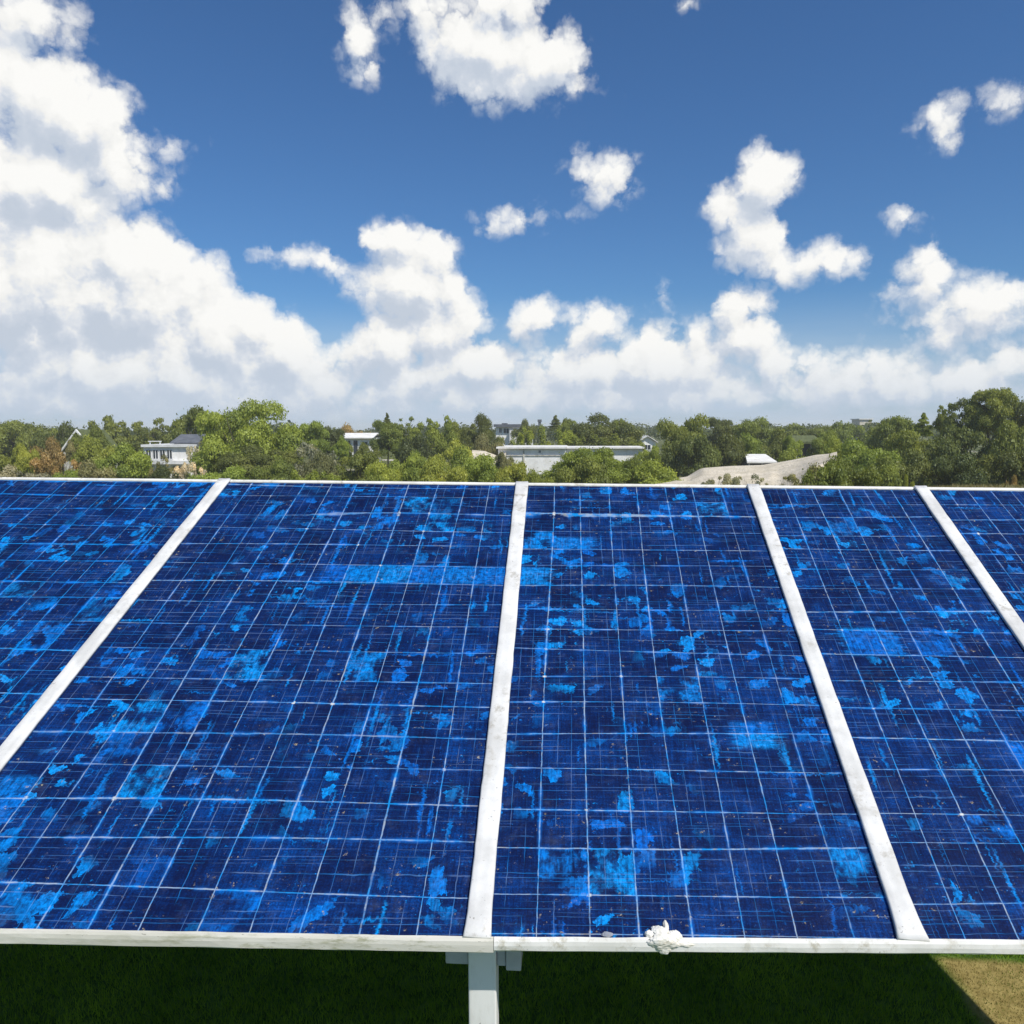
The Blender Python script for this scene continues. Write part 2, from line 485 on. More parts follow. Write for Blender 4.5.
# ------------------------------------------------------------------ the solar table
def T(u, v, h=0.0):
    """a point of the tilted table: u across, v up the slope, h above the sheet"""
    return Vector((u, v * CT - h * ST, ZB + v * ST + h * CT))


def vb(u): return -0.030 + (0.026 if u < 0 else 0.038) * max(-2.2, min(u, 2.2))
def vt(u): return 2.552 - 0.018 * u


#          bottom u, top u
STRIPS = [(-1.795, -1.719), (0.002, -0.009), (1.205, 1.244), (2.062, 2.114)]
ENDS = [(-3.56, -3.45), (2.74, 2.80)]
LINES = [ENDS[0]] + STRIPS + [ENDS[1]]
NCOL = [11, 11, 8, 6, 6]
NROW = 17


def make_panel(i, label):
    (b0, t0), (b1, t1) = LINES[i], LINES[i + 1]
    root = empty('solar_panel', T((b0 + b1) / 2, 0.0, -0.045))
    tag(root, label, 'solar panel', 'solar panels side by side in the tilted table')
    o = root.location
    nu, nv = 24, 40
    bm = bmesh.new()
    uvl = bm.loops.layers.uv.new('UVMap')
    gap = 0.022
    def P(a, b, h):
        ub, ut = b0 + (b1 - b0) * a, t0 + (t1 - t0) * a
        v = vb(ub) * (1 - b) + vt(ut) * b
        ub += gap * (1 - 2 * a)
        ut += gap * (1 - 2 * a)
        return T(ub + (ut - ub) * b, v, h) - o
    grid = [[bm.verts.new(P(a / nu, 0.0005 + 0.9925 * b / nv, 0.0)) for b in range(nv + 1)] for a in range(nu + 1)]
    for a in range(nu):
        for b in range(nv):
            f = bm.faces.new((grid[a][b], grid[a + 1][b], grid[a + 1][b + 1], grid[a][b + 1]))
            for l, (p, q) in zip(f.loops, ((a, b), (a + 1, b), (a + 1, b + 1), (a, b + 1))):
                l[uvl].uv = (p / nu * NCOL[i], q / nv * NROW)
    obj_bm('cell_sheet', bm, mat_cells('weathered blue cells', i + 1), root)
    # aluminium tray under the sheet (back sheet and side walls)
    bm = bmesh.new()
    cs = [P(a, b, h) for h in (-0.004, -0.038) for a, b in ((0, 0.004), (1, 0.004), (1, 0.995), (0, 0.995))]
    vs = [bm.verts.new(c) for c in cs]
    for f in ((0, 1, 2, 3), (7, 6, 5, 4), (0, 4, 5, 1), (1, 5, 6, 2), (2, 6, 7, 3), (3, 7, 4, 0)):
        bm.faces.new([vs[k] for k in f])
    obj_bm('back_tray', bm, M['steel'], root)
    return root


make_panel(0, 'blue solar panel at the far left, its cell lines slanting steeply across')
make_panel(1, 'widest blue solar panel, left of the bar above the white post')
make_panel(2, 'blue solar panel right of the post, white crusty lump on its lower rail')
make_panel(3, 'narrow blue solar panel between the two right-hand slanting white bars')
make_panel(4, 'blue solar panel cut off at the right edge of the photo')


def strip_mesh(p0, p1, w, h0, h1, seed, jit=0.0022, wend=None, n=70, nrm=None):
    """a flat bar with softly rounded, slightly uneven edges between two (u,v) points of the table"""
    bm = bmesh.new()
    prof = [(-1, 0.0), (-1, 0.72), (-0.86, 1.0), (-0.3, 0.93), (0.3, 0.93), (0.86, 1.0), (1, 0.72), (1, 0.0)]
    d = Vector((p1[0] - p0[0], p1[1] - p0[1]))
    d.normalize()
    nx, ny = d.y, -d.x
    rings = []
    for k in range(n + 1):
        t = k / n
        cu, cv = p0[0] + (p1[0] - p0[0]) * t, p0[1] + (p1[1] - p0[1]) * t
        ring = []
        for s, hh in prof:
            j = mnoise.noise((t * 26, seed * 9.1 + (3 if s > 0 else 0), 0.3)) * jit
            j += mnoise.noise((t * 90, seed * 5.7 + (3 if s > 0 else 0), 1.3)) * jit * .6
            ww = w if wend is None else w + (wend - w) * max(0, 1 - t / 0.06) ** 2
            q = s * (ww / 2) + (j if abs(s) > .5 else 0)
            hz = h0 + (h1 - h0) * hh + (mnoise.noise((t * 40, s * 2, seed)) * 0.0008 if hh > .5 else 0)
            ring.append(bm.verts.new(T(cu + nx * q, cv + ny * q, hz)))
        rings.append(ring)
    m_ = len(prof)
    for k in range(n):
        for a in range(m_):
            bm.faces.new((rings[k][a], rings[k][(a + 1) % m_], rings[k + 1][(a + 1) % m_], rings[k + 1][a]))
    bm.faces.new(rings[0])
    bm.faces.new(list(reversed(rings[-1])))
    return bm


frame = empty('mounting_frame', (0, 0, 0))
tag(frame, 'white painted metal frame with bars between the panels and a single post', 'mounting frame')
for k, (b, t) in enumerate(STRIPS):
    obj_bm('divider_bar', strip_mesh((b, vb(b) + .004), (t, vt(t) + .004), 0.070 if k < 2 else 0.066, 0.002, 0.016, k + 1,
                                     wend=(0.075, 0.078, 0.086, .08)[k]), M['bar'], frame, True)
for k, (b, t) in enumerate(ENDS):
    obj_bm('end_bar', strip_mesh((b, vb(b) + .004), (t, vt(t) + .004), 0.06, -0.03, 0.014, k + 7), M['bar'], frame, True)
# upper rail, thin white line above the panels
obj_bm('top_rail', strip_mesh((-3.5, vt(-3.5) + .001), (2.83, vt(2.83) + .001), 0.016, -0.035, 0.005, 21, 0.001, n=120), M['rail'], frame, True)


def front_rail(u0, u1, seed, drop):
    """lower rail: an upright white face under the panels' lower edge"""
    bm = bmesh.new()
    n = 90
    prof = [(0.009, 0.001), (0.006, 0.007), (0.000, 0.008), (-0.004, 0.003), (-0.006, -0.010), (-0.006, -drop + .004), (-0.002, -drop), (0.024, -drop), (0.024, -0.03)]
    rings = []
    for k in range(n + 1):
        u = u0 + (u1 - u0) * k / n
        base = T(u, vb(u))
        ring = []
        for a, (yy, zz) in enumerate(prof):
            j = mnoise.noise((u * 9, a * 1.7, seed)) * 0.0012
            sl = 0.004 * (1 if zz > 0 else 0)
            ring.append(bm.verts.new(base + Vector((0, yy + j, zz + j + (yy * 0.45 if zz > 0 else 0)))))
        rings.append(ring)
    m_ = len(prof)
    for k in range(n):
        for a in range(m_):
            bm.faces.new((rings[k][a], rings[k][(a + 1) % m_], rings[k + 1][(a + 1) % m_], rings[k + 1][a]))
    bm.faces.new(rings[0])
    bm.faces.new(list(reversed(rings[-1])))
    return bm


M['rail_left'] = mat_paint('rail tinted by grass light', (0.64, 0.62, 0.55, 1), (0.53, 0.515, 0.44, 1), (0.27, 0.27, 0.15, 1), 0.9, (.5, 2, 2))  # beige tone holds grass reflection and weaker light; greenish dirt blotches on top
obj_bm('bottom_rail', front_rail(-3.6, 0.048, 2, 0.033), M['rail_left'], frame)
obj_bm('bottom_rail', front_rail(0.0495, 2.78, 5, 0.028), M['rail'], frame)

# post under the second bar with its bracket
PX, PYF, PW = 0.002, 0.090, 0.084
def bevel(bm, w, seg=2):
    bmesh.ops.bevel(bm, geom=bm.edges[:], offset=w, segments=seg, affect='EDGES', profile=0.5)
    return bm
post_top = ZB - 0.04
obj_bm('support_post', bevel(new_box(PX - PW / 2, PX + PW / 2, PYF, PYF + 0.084, -0.2, post_top), 0.005), M['post'], frame)
br = bmesh.new()
box(br, PX - 0.112, PX - PW / 2 - .001, PYF + 0.012, PYF + 0.075, ZB - 0.178, ZB - 0.075)
obj_bm('bracket', bevel(br, 0.003), M['steel'], frame)
br = bmesh.new()
box(br, PX + PW / 2 + .001, PX + 0.070, PYF + 0.012, PYF + 0.075, ZB - 0.178, ZB - 0.075)
box(br, PX + 0.071, PX + 0.116, PYF + 0.004, PYF + 0.085, ZB - 0.186, ZB - 0.075)
obj_bm('bracket', bevel(br, 0.003), M['steel'], frame)
for sx in (-1.75, 1.55):                    # rear posts and purlin, hidden under the table
    yv = 2.32
    obj_bm('rear_post', bevel(new_box(sx - .04, sx + .04, yv * CT - .04, yv * CT + .04, -.2, ZB + yv * ST - 0.13), 0.004), M['steel'], frame)
bm = bmesh.new()
box(bm, -3.4, 2.7, 2.32 * CT - .03, 2.32 * CT + .03, ZB + 2.32 * ST - 0.126, ZB + 2.32 * ST - 0.062)
obj_bm('purlin', bm, M['steel'], frame)


def lump(name, pts, mat, label, cat):
    bm = bmesh.new()
    for (c, r) in pts:
        ret = bmesh.ops.create_icosphere(bm, subdivisions=5, radius=1.0)
        for v in ret['verts']:
            n_ = v.co.copy()
            k = 1 + 0.24 * mnoise.noise(n_ * 1.4 + Vector(c) * 30) + 0.10 * mnoise.noise(n_ * 4 + Vector(c) * 9) + 0.06 * mnoise.noise(n_ * 9) + 0.05 * mnoise.noise(n_ * 21)
            v.co = Vector((n_.x * r[0] * k, n_.y * r[1] * k, n_.z * r[2] * k)) + Vector(c)
    c0 = Vector(pts[0][0])
    bmesh.ops.translate(bm, verts=bm.verts, vec=-c0)
    o = obj_bm(name, bm, mat, None, True)
    o.location = c0
    tag(o, label, cat)
    return o


def RP(px, py, dv=0.0):
    """point on the lower rail's line below photo column px"""
    d = ray(px, py)
    n = Vector((0, -ST, CT))
    k = (T(0, 0) - CAM).dot(n) / d.dot(n)
    return CAM + d * k


c = RP(663, 942)
lump('bird_dropping', [((c.x, c.y - .002, c.z + .002), (.044, .013, .022)), ((c.x + .062, c.y + .004, c.z - .004), (.034, .010, .010)), ((c.x + .032, c.y + .012, c.z + .008), (.022, .016, .017)),
                       ((c.x - .036, c.y + .012, c.z + .012), (.013, .010, .012)), ((c.x + .004, c.y - .006, c.z - .018), (.016, .005, .014)),
                       ((c.x + .012, c.y + .040, c.z + .022), (.008, .022, .009)), ((c.x - .008, c.y + .018, c.z + .018), (.026, .018, .014))],
     M['splat'], 'crusty white splat of bird droppings on the lower rail', 'bird dropping')
c = RP(607, 937)
lump('bird_dropping', [((c.x, c.y + .006, c.z + .004), (.014, .012, .004)), ((c.x + .008, c.y + .006, c.z + .004), (.009, .008, .003))],
     M['splat_grey'], 'flat grey patch of old droppings beside the lower rail', 'bird dropping')


# ------------------------------------------------------------------ ground
def gz(x, y):
    """plateau round the table, falling away behind a grassy crest to scrubland"""
    q = max(0.0, min(1.0, (x - 9.0) / 9.0))
    t = max(0.0, min(1.0, (y - (17.0 + 14.5 * q * q * (3 - 2 * q))) / 26.0))
    s = t * t * (3 - 2 * t)
    bump = (mnoise.noise((x * .03, y * .03, 4)) * .5) * s
    return -3.4 * s + bump + mnoise.noise((x * .12, y * .12, 1)) * .06 * min(1, max(0, (abs(y) - 6) / 10))


def axis(lim, near, step, grow):
    v, s, out = 0.0, step, [0.0]
    while v < lim:
        v += s
        out.append(v)
        if v > near: s *= grow
    return out


xs = axis(3000, 110, 3.0, 1.35)
xs = [-a for a in reversed(xs[1:])] + xs
ys = [-3000, -1000, -300, -100, -50, -25, -12, -6, -3, 0, 3, 6, 10, 15, 20, 25, 30] + [33 + 1.5 * i for i in range(22)] + \
     [66 + 4 * i for i in range(30)] + [200, 240, 300, 400, 600, 1000, 2000, 3000]
bm = bmesh.new()
gv = [[bm.verts.new((x, y, gz(x, y))) for y in ys] for x in xs]
for i in range(len(xs) - 1):
    for j in range(len(ys) - 1):
        bm.faces.new((gv[i][j], gv[i + 1][j], gv[i + 1][j + 1], gv[i][j + 1]))
mt, N = mat_new('ground')
pos = N.n('ShaderNodeNewGeometry', out=0)
gx, gy, gzz = N.sep(pos)
n1 = N.noise(pos, 0.9, 5.0, 0.6)
n2 = N.noise(pos, 14.0, 5.0, 0.7)
green = N.mix(N.ss(n2, 0.3, 0.7), (0.028, 0.065, 0.010, 1), (0.09, 0.16, 0.026, 1))
dry = N.mix(N.ss(n2, 0.3, 0.7), (0.20, 0.155, 0.05, 1), (0.34, 0.27, 0.10, 1))
edge = N.m('MULTIPLY_ADD', N.m('SUBTRACT', n1, 0.5), 0.25, gx)
isdry = N.m('MULTIPLY', N.ss(edge, 1.97, 2.07), N.ss(N.m('MULTIPLY_ADD', N.m('SUBTRACT', n1, 0.5), 0.10, gy), 1.62, 1.56))
near = N.mix(isdry, green, dry)
n3 = N.noise(pos, 0.12, 5.0, 0.6)
n4 = N.noise(pos, 0.7, 5.0, 0.65)
scrub = N.mix(N.ss(n4, 0.35, 0.65), (0.050, 0.080, 0.020, 1), (0.16, 0.16, 0.06, 1))
scrub = N.mix(N.ss(n3, 0.58, 0.64), scrub, (0.50, 0.46, 0.38, 1))
crest = N.mix(N.ss(n4, 0.3, 0.7), (0.24, 0.20, 0.09, 1), (0.14, 0.16, 0.05, 1))
far = N.mix(N.ss(gy, 55, 64), crest, scrub)
c = N.mix(N.ss(gy, 9, 16), near, far)
finish(N, c, 0.95, 0.1, bump=n2, bstr=0.6, bdist=0.02)
g = obj_bm('ground', bm, mt)
tag(g, kind='structure')

# lawn blades under the table's front
def grass(name, x0, x1, y0, y1, n, h, seed, mat):
    rg = np.random.default_rng(seed)
    px = rg.uniform(x0, x1, n)
    py = rg.uniform(y0, y1, n)
    ang = rg.uniform(0, 2 * np.pi, n)
    hh = h * rg.uniform(.45, 1.25, n)
    hh = np.where((px > 2.0) & (py < 1.6), hh * .35, hh)
    lean = hh * rg.uniform(.1, .9, n)
    la = rg.uniform(0, 2 * np.pi, n)
    w = rg.uniform(.0012, .0028, n)
    V = np.zeros((n, 3, 3), np.float32)
    V[:, 0] = np.stack([px - w * np.cos(ang), py - w * np.sin(ang), np.full(n, -.004)], 1)
    V[:, 1] = np.stack([px + w * np.cos(ang), py + w * np.sin(ang), np.full(n, -.004)], 1)
    V[:, 2] = np.stack([px + lean * np.cos(la), py + lean * np.sin(la), hh], 1)
    return mesh_tris(name, V.reshape(-1, 3), 3, np.clip(rg.uniform(0, 1, n) * .6 + .2 + .5 * np.array([mnoise.noise((a * 3, b * 3, 7)) for a, b in zip(px, py)]), 0, 1).repeat(3), mat)


def mesh_tris(name, verts, k, clump, mat, parent=None):
    """n separate k-sided faces"""
    n = len(verts) // k
    me = bpy.data.meshes.new(name)
    me.vertices.add(n * k)
    me.vertices.foreach_set('co', np.asarray(verts, np.float32).ravel())
    me.loops.add(n * k)
    me.loops.foreach_set('vertex_index', np.arange(n * k, dtype=np.int32))
    me.polygons.add(n)
    me.polygons.foreach_set('loop_start', np.arange(0, n * k, k, dtype=np.int32))
    me.update(calc_edges=True)
    a = me.attributes.new('clump', 'FLOAT', 'POINT')
    a.data.foreach_set('value', np.asarray(clump, np.float32))
    me.materials.append(mat)
    return me


mt, N = mat_new('lawn blades')
pos = N.n('ShaderNodeNewGeometry', out=0)
gx, gy, gzz = N.sep(pos)
cl = N.n('ShaderNodeAttribute', attribute_name='clump', out=2)
n1 = N.noise(pos, 0.9, 5.0, 0.6)
green = N.mix(cl, (0.085, 0.18, 0.010, 1), (0.26, 0.40, 0.028, 1))
dry = N.mix(cl, (0.19, 0.148, 0.046, 1), (0.36, 0.285, 0.10, 1))
n5 = N.noise(pos, 5.0, 3.0, 0.6)
dry = N.mix(N.ss(N.m('ADD', N.m('MULTIPLY_ADD', gx, 0.25, n5), N.m('MULTIPLY', cl, .35)), 1.20, 1.34, 0, .85), dry, (0.17, 0.215, 0.04, 1))
edge = N.m('MULTIPLY_ADD', N.m('SUBTRACT', n1, 0.5), 0.25, gx)
isdry = N.m('MULTIPLY', N.ss(edge, 1.97, 2.07), N.ss(N.m('MULTIPLY_ADD', N.m('SUBTRACT', n1, 0.5), 0.10, gy), 1.62, 1.56))
c = N.mix(isdry, green, dry)
d_ = N.n('ShaderNodeBsdfDiffuse', {0: c})
t_ = N.n('ShaderNodeBsdfTranslucent', {0: c})
N.n('ShaderNodeOutputMaterial', {0: N.n('ShaderNodeMixShader', {0: 0.25, 1: d_, 2: t_})}, out=None)
gm = grass('lawn_grass', -3.2, 3.4, 0.55, 2.0, 130000, 0.032, 3, mt)
tag(link('lawn_grass', gm), 'short dark green lawn grass in the shade of the solar table', 'grass', kind='stuff')


# ------------------------------------------------------------------ foliage
mt, N = mat_new('foliage')
cl = N.n('ShaderNodeAttribute', attribute_name='clump', out=2)
oc = N.n('ShaderNodeObjectInfo', out=1)
rn = N.n('ShaderNodeNewGeometry', out=8)
k = N.m('ADD', N.m('MULTIPLY', cl, 0.75), N.m('MULTIPLY', rn, 0.25))
lo = N.v('MULTIPLY', oc, (0.58, 0.62, 0.60))
hi = N.v('MULTIPLY', oc, (1.55, 1.45, 1.25))
c = N.mix(k, lo, hi)
d_ = N.n('ShaderNodeBsdfDiffuse', {0: c})
t_ = N.n('ShaderNodeBsdfTranslucent', {0: N.v('MULTIPLY', c, (1.15, 1.1, .6))})
gl = N.n('ShaderNodeBsdfGlossy', {0: (.5, .55, .5, 1), 1: 0.5})
s1 = N.n('ShaderNodeMixShader', {0: 0.45, 1: d_, 2: t_})
N.n('ShaderNodeOutputMaterial', {0: N.n('ShaderNodeMixShader', {0: 0.035, 1: s1, 2: gl})}, out=None)
LEAF = mt
mt, N = mat_new('bark')
b_ = N.noise(N.v('MULTIPLY', coords(N), (6, 6, 1)), 4.0, 5.0, 0.6)
finish(N, N.mix(b_, (0.05, 0.04, 0.03, 1), (0.20, 0.17, 0.13, 1)), 0.9, 0.1)
BARK = mt


def leaves(rg, centers, radii, tones, n, size):
    """kite-shaped leaf clumps spread over the shells of the puffs"""
    w = radii[:, 0] * radii[:, 2]
    idx = rg.choice(len(centers), n, p=w / w.sum())
    d = rg.normal(size=(n, 3))
    d[:, 2] = np.where(d[:, 2] < -.45, -d[:, 2] * .6, d[:, 2])
    d /= np.linalg.norm(d, axis=1)[:, None]
    rr = rg.uniform(.45, 1.0, n) ** .55 * rg.normal(1.0, .10, n)
    c = centers[idx] + d * radii[idx] * rr[:, None]
    nor = d * .9 + rg.normal(size=(n, 3)) * .55 + np.array([0, 0, .25])
    nor /= np.linalg.norm(nor, axis=1)[:, None]
    a = np.cross(nor, rg.normal(size=(n, 3)))
    a /= np.linalg.norm(a, axis=1)[:, None] + 1e-9
    b = np.cross(nor, a)
    s = size * rg.uniform(.45, 1.5, n)
    s2 = s * rg.uniform(.35, .8, n)
    fold = nor * (s * rg.uniform(-.35, .35, n))[:, None]
    V = np.stack([c - a * s[:, None], c + b * s2[:, None] + fold, c + a * s[:, None], c - b * s2[:, None] + fold], 1)
    t = np.clip(tones[idx] + rg.normal(0, .13, n), 0, 1)
    return V, t


def crown_mesh(kind, seed, n, size):
    rg = np.random.default_rng(seed)
    C, Rr, Tn = [], [], []
    def add(c, r, t): C.append(c); Rr.append(r); Tn.append(t)
    if kind in ('bush', 'dome'):             # dome reaching the ground, box x,y in +-1, z 0..1
        for _ in range(26 if kind == 'bush' else 60):
            a, q = rg.uniform(0, 2 * np.pi), math.sqrt(rg.uniform(0, 1)) * .78
            top = 0.80 * math.sqrt(max(.05, 1 - (q / .95) ** 2)) * (rg.uniform(.7, 1.05) if kind == 'bush' else rg.uniform(.86, 1.0))
            z = rg.uniform(.12, 1) * top
            r = rg.uniform(.20, .36) if kind == 'bush' else rg.uniform(.12, .24)
            add((q * math.cos(a), q * math.sin(a), z), (r, r, r * .62), rg.uniform(.1, .9))
    elif kind == 'tree':                     # rounded crown on a trunk
        for _ in range(34):
            a, q = rg.uniform(0, 2 * np.pi), math.sqrt(rg.uniform(0, 1)) * .74
            hh = math.sqrt(max(.03, 1 - (q / .9) ** 2))
            z = .52 + rg.uniform(-.34, .37) * hh
            r = rg.uniform(.18, .33)
            add((q * math.cos(a), q * math.sin(a), z), (r, r, r * .5), rg.uniform(.05, .95))
        for _ in range(10):
            a, q = rg.uniform(0, 2 * np.pi), rg.uniform(.3, .8)
            add((q * math.cos(a), q * math.sin(a), rg.uniform(.10, .3)), (.26, .26, .15), rg.uniform(0, .6))
    elif kind == 'ragged':                   # several leaders, open between them
        for _ in range(6):
            a, q = rg.uniform(0, 2 * np.pi), rg.uniform(.15, .68)
            h = rg.uniform(.62, .98)
            for k_ in range(6):
                z = h * (.25 + .75 * k_ / 5) - .06
                r = rg.uniform(.15, .30) * (1.15 - .6 * k_ / 5)
                add((q * math.cos(a) + rg.normal(0, .10), q * math.sin(a) + rg.normal(0, .10), z), (r, r, r * .52), rg.uniform(.1, .95))
        for _ in range(10):
            a, q = rg.uniform(0, 2 * np.pi), rg.uniform(0, .7)
            add((q * math.cos(a), q * math.sin(a), rg.uniform(.12, .4)), (.3, .3, .16), rg.uniform(0, .6))
    elif kind == 'conifer':
        for k_ in range(26):
            z = .08 + .9 * k_ / 25
            w = (1 - z) * .75 + .05
            a = rg.uniform(0, 2 * np.pi)
            add((w * .55 * math.cos(a), w * .55 * math.sin(a), z), (w * .6 + .06, w * .6 + .06, .06), rg.uniform(0, .8))
    elif kind == 'twiggy':                   # thin dry shrub
        for _ in range(30):
            a, q = rg.uniform(0, 2 * np.pi), math.sqrt(rg.uniform(0, 1)) * .85
            z = rg.uniform(.1, .95) * math.sqrt(max(.08, 1 - q * q))
            r = rg.uniform(.07, .2)
            add((q * math.cos(a), q * math.sin(a), z), (r, r, r * .9), rg.uniform(0, 1))
    elif kind == 'hedge':                    # long low mass, box x +-1, y +-.3
        for _ in range(46):
            x = rg.uniform(-.93, .93)
            y = rg.uniform(-.22, .22)
            z = rg.uniform(.15, .86) * (1 - .35 * abs(x) ** 3) * rg.uniform(.75, 1.08)
            r = rg.uniform(.06, .13)
            add((x, y, z), (r, r, r * 2.2), rg.uniform(.1, .95))
    C, Rr, Tn = np.array(C), np.array(Rr), np.array(Tn)
    V, t = leaves(rg, C, Rr, Tn, n, size)
    # loose sprays that break the outline
    ns = n // 26
    i = rg.integers(0, len(C), ns)
    ctr = C[i] + np.stack([rg.normal(0, .5, ns), rg.normal(0, .5, ns), rg.uniform(.5, 1.08, ns)], 1) * Rr[i]
    V2, t2 = leaves(rg, ctr, np.full((ns, 3), .02), Tn[i], ns, size * .8)
    V, t = np.concatenate([V, V2]), np.concatenate([t, t2])
    V = V.reshape(-1, 3)
    V[:, 2] *= .97 / np.percentile(V[:, 2], 99.85)
    V[:, :2] /= np.percentile(np.abs(V[:, 0]), 98.0)
    if kind not in ('twiggy',):
        V[:, 2] = np.maximum(V[:, 2], 0.0)
    return mesh_tris('crown', V, 4, t.repeat(4), LEAF)


def trunk_mesh(kind, seed):
    rg = random.Random(seed)
    bm = bmesh.new()
    def limb(p, q, r0, r1):
        p, q = Vector(p), Vector(q)
        d = (q - p).normalized()
        a = d.orthogonal().normalized()
        b = d.cross(a)
        A, B = [], []
        for k_ in range(7):
            t_ = k_ / 7 * 2 * math.pi
            o_ = a * math.cos(t_) + b * math.sin(t_)
            A.append(bm.verts.new(p + o_ * r0))
            B.append(bm.verts.new(q + o_ * r1))
        for k_ in range(7):
            bm.faces.new((A[k_], A[(k_ + 1) % 7], B[(k_ + 1) % 7], B[k_]))
        bm.faces.new(B)
        bm.faces.new(list(reversed(A)))
    if kind in ('tree', 'ragged', 'conifer'):
        top = (rg.uniform(-.06, .06), rg.uniform(-.06, .06), .45 if kind != 'conifer' else .95)
        limb((0, 0, -.06), top, .06, .035 if kind != 'conifer' else .008)
        if kind != 'conifer':
            for _ in range(8):
                a = rg.uniform(0, 6.28)
                q = rg.uniform(.3, .6)
                z0 = rg.uniform(.25, .44)
                limb((top[0] * z0 / .45, top[1] * z0 / .45, z0), (q * math.cos(a), q * math.sin(a), rg.uniform(.55, .82)), .026, .008)
    else:
        if kind == 'hedge':
            limb((-.75, 0, -.03), (.75, 0, -.03), .02, .02)
        for _ in range(12 if kind == 'twiggy' else 7):
            a = rg.uniform(0, 6.28)
            q = rg.uniform(.25, .7)
            sc = .35 if kind == 'hedge' else 1
            x0 = rg.uniform(-.7, .7) if kind == 'hedge' else 0
            limb((x0 + .05 * math.cos(a) * sc, .05 * math.sin(a) * sc, -.05), (x0 + q * math.cos(a) * sc, q * math.sin(a) * sc, rg.uniform(.5, .85)), .016 * sc, .005 * sc)
    me = bpy.data.meshes.new('trunk')
    bm.to_mesh(me)
    bm.free()
    me.materials.append(BARK)
    return me


PROTO = {}
def proto(kind, var):
    key = (kind, var)
    if key not in PROTO:
        n, size = {'bush': (15000, .029), 'dome': (46000, .0155), 'tree': (23000, .025), 'ragged': (17000, .026), 'conifer': (3600, .045),
                   'twiggy': (4500, .032), 'hedge': (14000, .019)}[kind]
        sd = sum(map(ord, kind)) * 13 + var * 101
        PROTO[key] = (crown_mesh(kind, sd, n, size), trunk_mesh(kind, sd + 1))
    return PROTO[key]


GREENS = {
    'bright': (0.128, 0.166, 0.032), 'lime': (0.170, 0.200, 0.038), 'mid': (0.100, 0.125, 0.028), 'dark': (0.074, 0.092, 0.026),
    'deep': (0.050, 0.066, 0.022), 'olive': (0.125, 0.130, 0.060), 'grey': (0.16, 0.165, 0.115), 'rust': (0.190, 0.145, 0.060),
    'pale': (0.34, 0.33, 0.27),
}
_var = [0]


def plant(x0, x1, ytop, Y, kind, tone, label, cat=None, group=None, depth=1.0, var=None, base=None, name=None):
    """a tree or shrub that spans photo columns x0..x1 with its top at row ytop, standing at distance Y"""
    a, b = at(x0, ytop, Y), at(x1, ytop, Y)
    cx = (a.x + b.x) / 2
    w = (b.x - a.x) / 2
    zg = gz(cx, Y) if base is None else base
    zt = a.z
    _var[0] += 1
    v = _var[0] % 4 if var is None else var
    cm, tm = proto(kind, v)
    name = name or {'bush': 'bush', 'dome': 'bush', 'tree': 'tree', 'ragged': 'tree', 'conifer': 'conifer', 'twiggy': 'shrub', 'hedge': 'hedge'}[kind]
    root = empty(name, (cx, Y, zg - .05))
    rot = rnd.uniform(0, 6.28) if kind != 'hedge' else rnd.choice((0, math.pi))
    cat = cat or name
    tag(root, label, cat, group)
    fill = 1.0
    s = (w / fill, w / fill * depth, (zt - zg + .05) / .97)
    hmax = max(2.9, 2.6 * w)
    for me, nm in ((cm, 'crown'), (tm, 'trunk')):
        o = link(nm, me, root)
        o.scale = s
        if nm == 'crown' and s[2] > hmax:          # slim tree: crown at the top of a long stem
            o.scale = (s[0], s[1], hmax)
            o.location.z = s[2] - hmax
        elif s[2] > hmax:
            o.scale = (min(s[0], 2.2), min(s[1], 2.2), s[2] * .98)
        if kind == 'hedge' or abs(depth - 1) < .01:
            o.rotation_euler = (0, 0, rot)
        j = rnd.uniform(.9, 1.1)
        col = GREENS[tone]
        j *= 2.2
        o.color = (1.06 * col[0] * j * rnd.uniform(.95, 1.05), col[1] * j, col[2] * j, 1)
    return root


P = plant
# ---- left of the big tree
P(-14, 44, 421, 135, 'tree', 'mid', 'far rounded tree on the skyline at the left edge')
P(22, 60, 424, 128, 'bush', 'mid', 'low green bush on the skyline left of the pale gable')
P(40, 80, 423, 112, 'bush', 'dark', 'dark green rounded bush just above the pale gable shed')
P(82, 134, 417, 128, 'ragged', 'mid', 'uneven green tree on the skyline between gable shed and house')
P(124, 172, 419, 132, 'ragged', 'mid', 'loose green tree standing behind the white house on its left')
P(160, 185, 429, 140, 'bush', 'deep', 'small dark tree in the notch above the house roof')
P(74, 112, 436, 84, 'bush', 'lime', 'yellow-green dome of a bush below the pale gable shed')
P(96, 144, 444, 76, 'bush', 'bright', 'bright green bush with dark base left of the white house')
P(-8, 26, 447, 72, 'bush', 'mid', 'green bush in the lower left corner of the scrub')
P(14, 34, 444, 70, 'bush', 'lime', 'small pointed yellow-green bush near the left edge')
P(32, 62, 438, 78, 'bush', 'rust', 'reddish topped olive bush left of the pale gable shed')
P(34, 78, 452, 66, 'twiggy', 'rust', 'brownish dry scrub with pale twigs behind the top rail')
P(-4, 40, 464, 61, 'twiggy', 'grey', 'grey-green low scrub at the far left of the top rail')
P(67, 84, 440, 93, 'bush', 'olive', 'olive bush covering most of the pale-edged shed')
P(76, 106, 426, 94, 'bush', 'mid', 'green bush hiding the right half of the pale-edged shed')
P(66, 106, 461, 64, 'bush', 'olive', 'dark olive low bush right of the brownish scrub')
P(56, 84, 470, 58, 'bush', 'bright', 'small low green tuft in front of the brownish scrub')
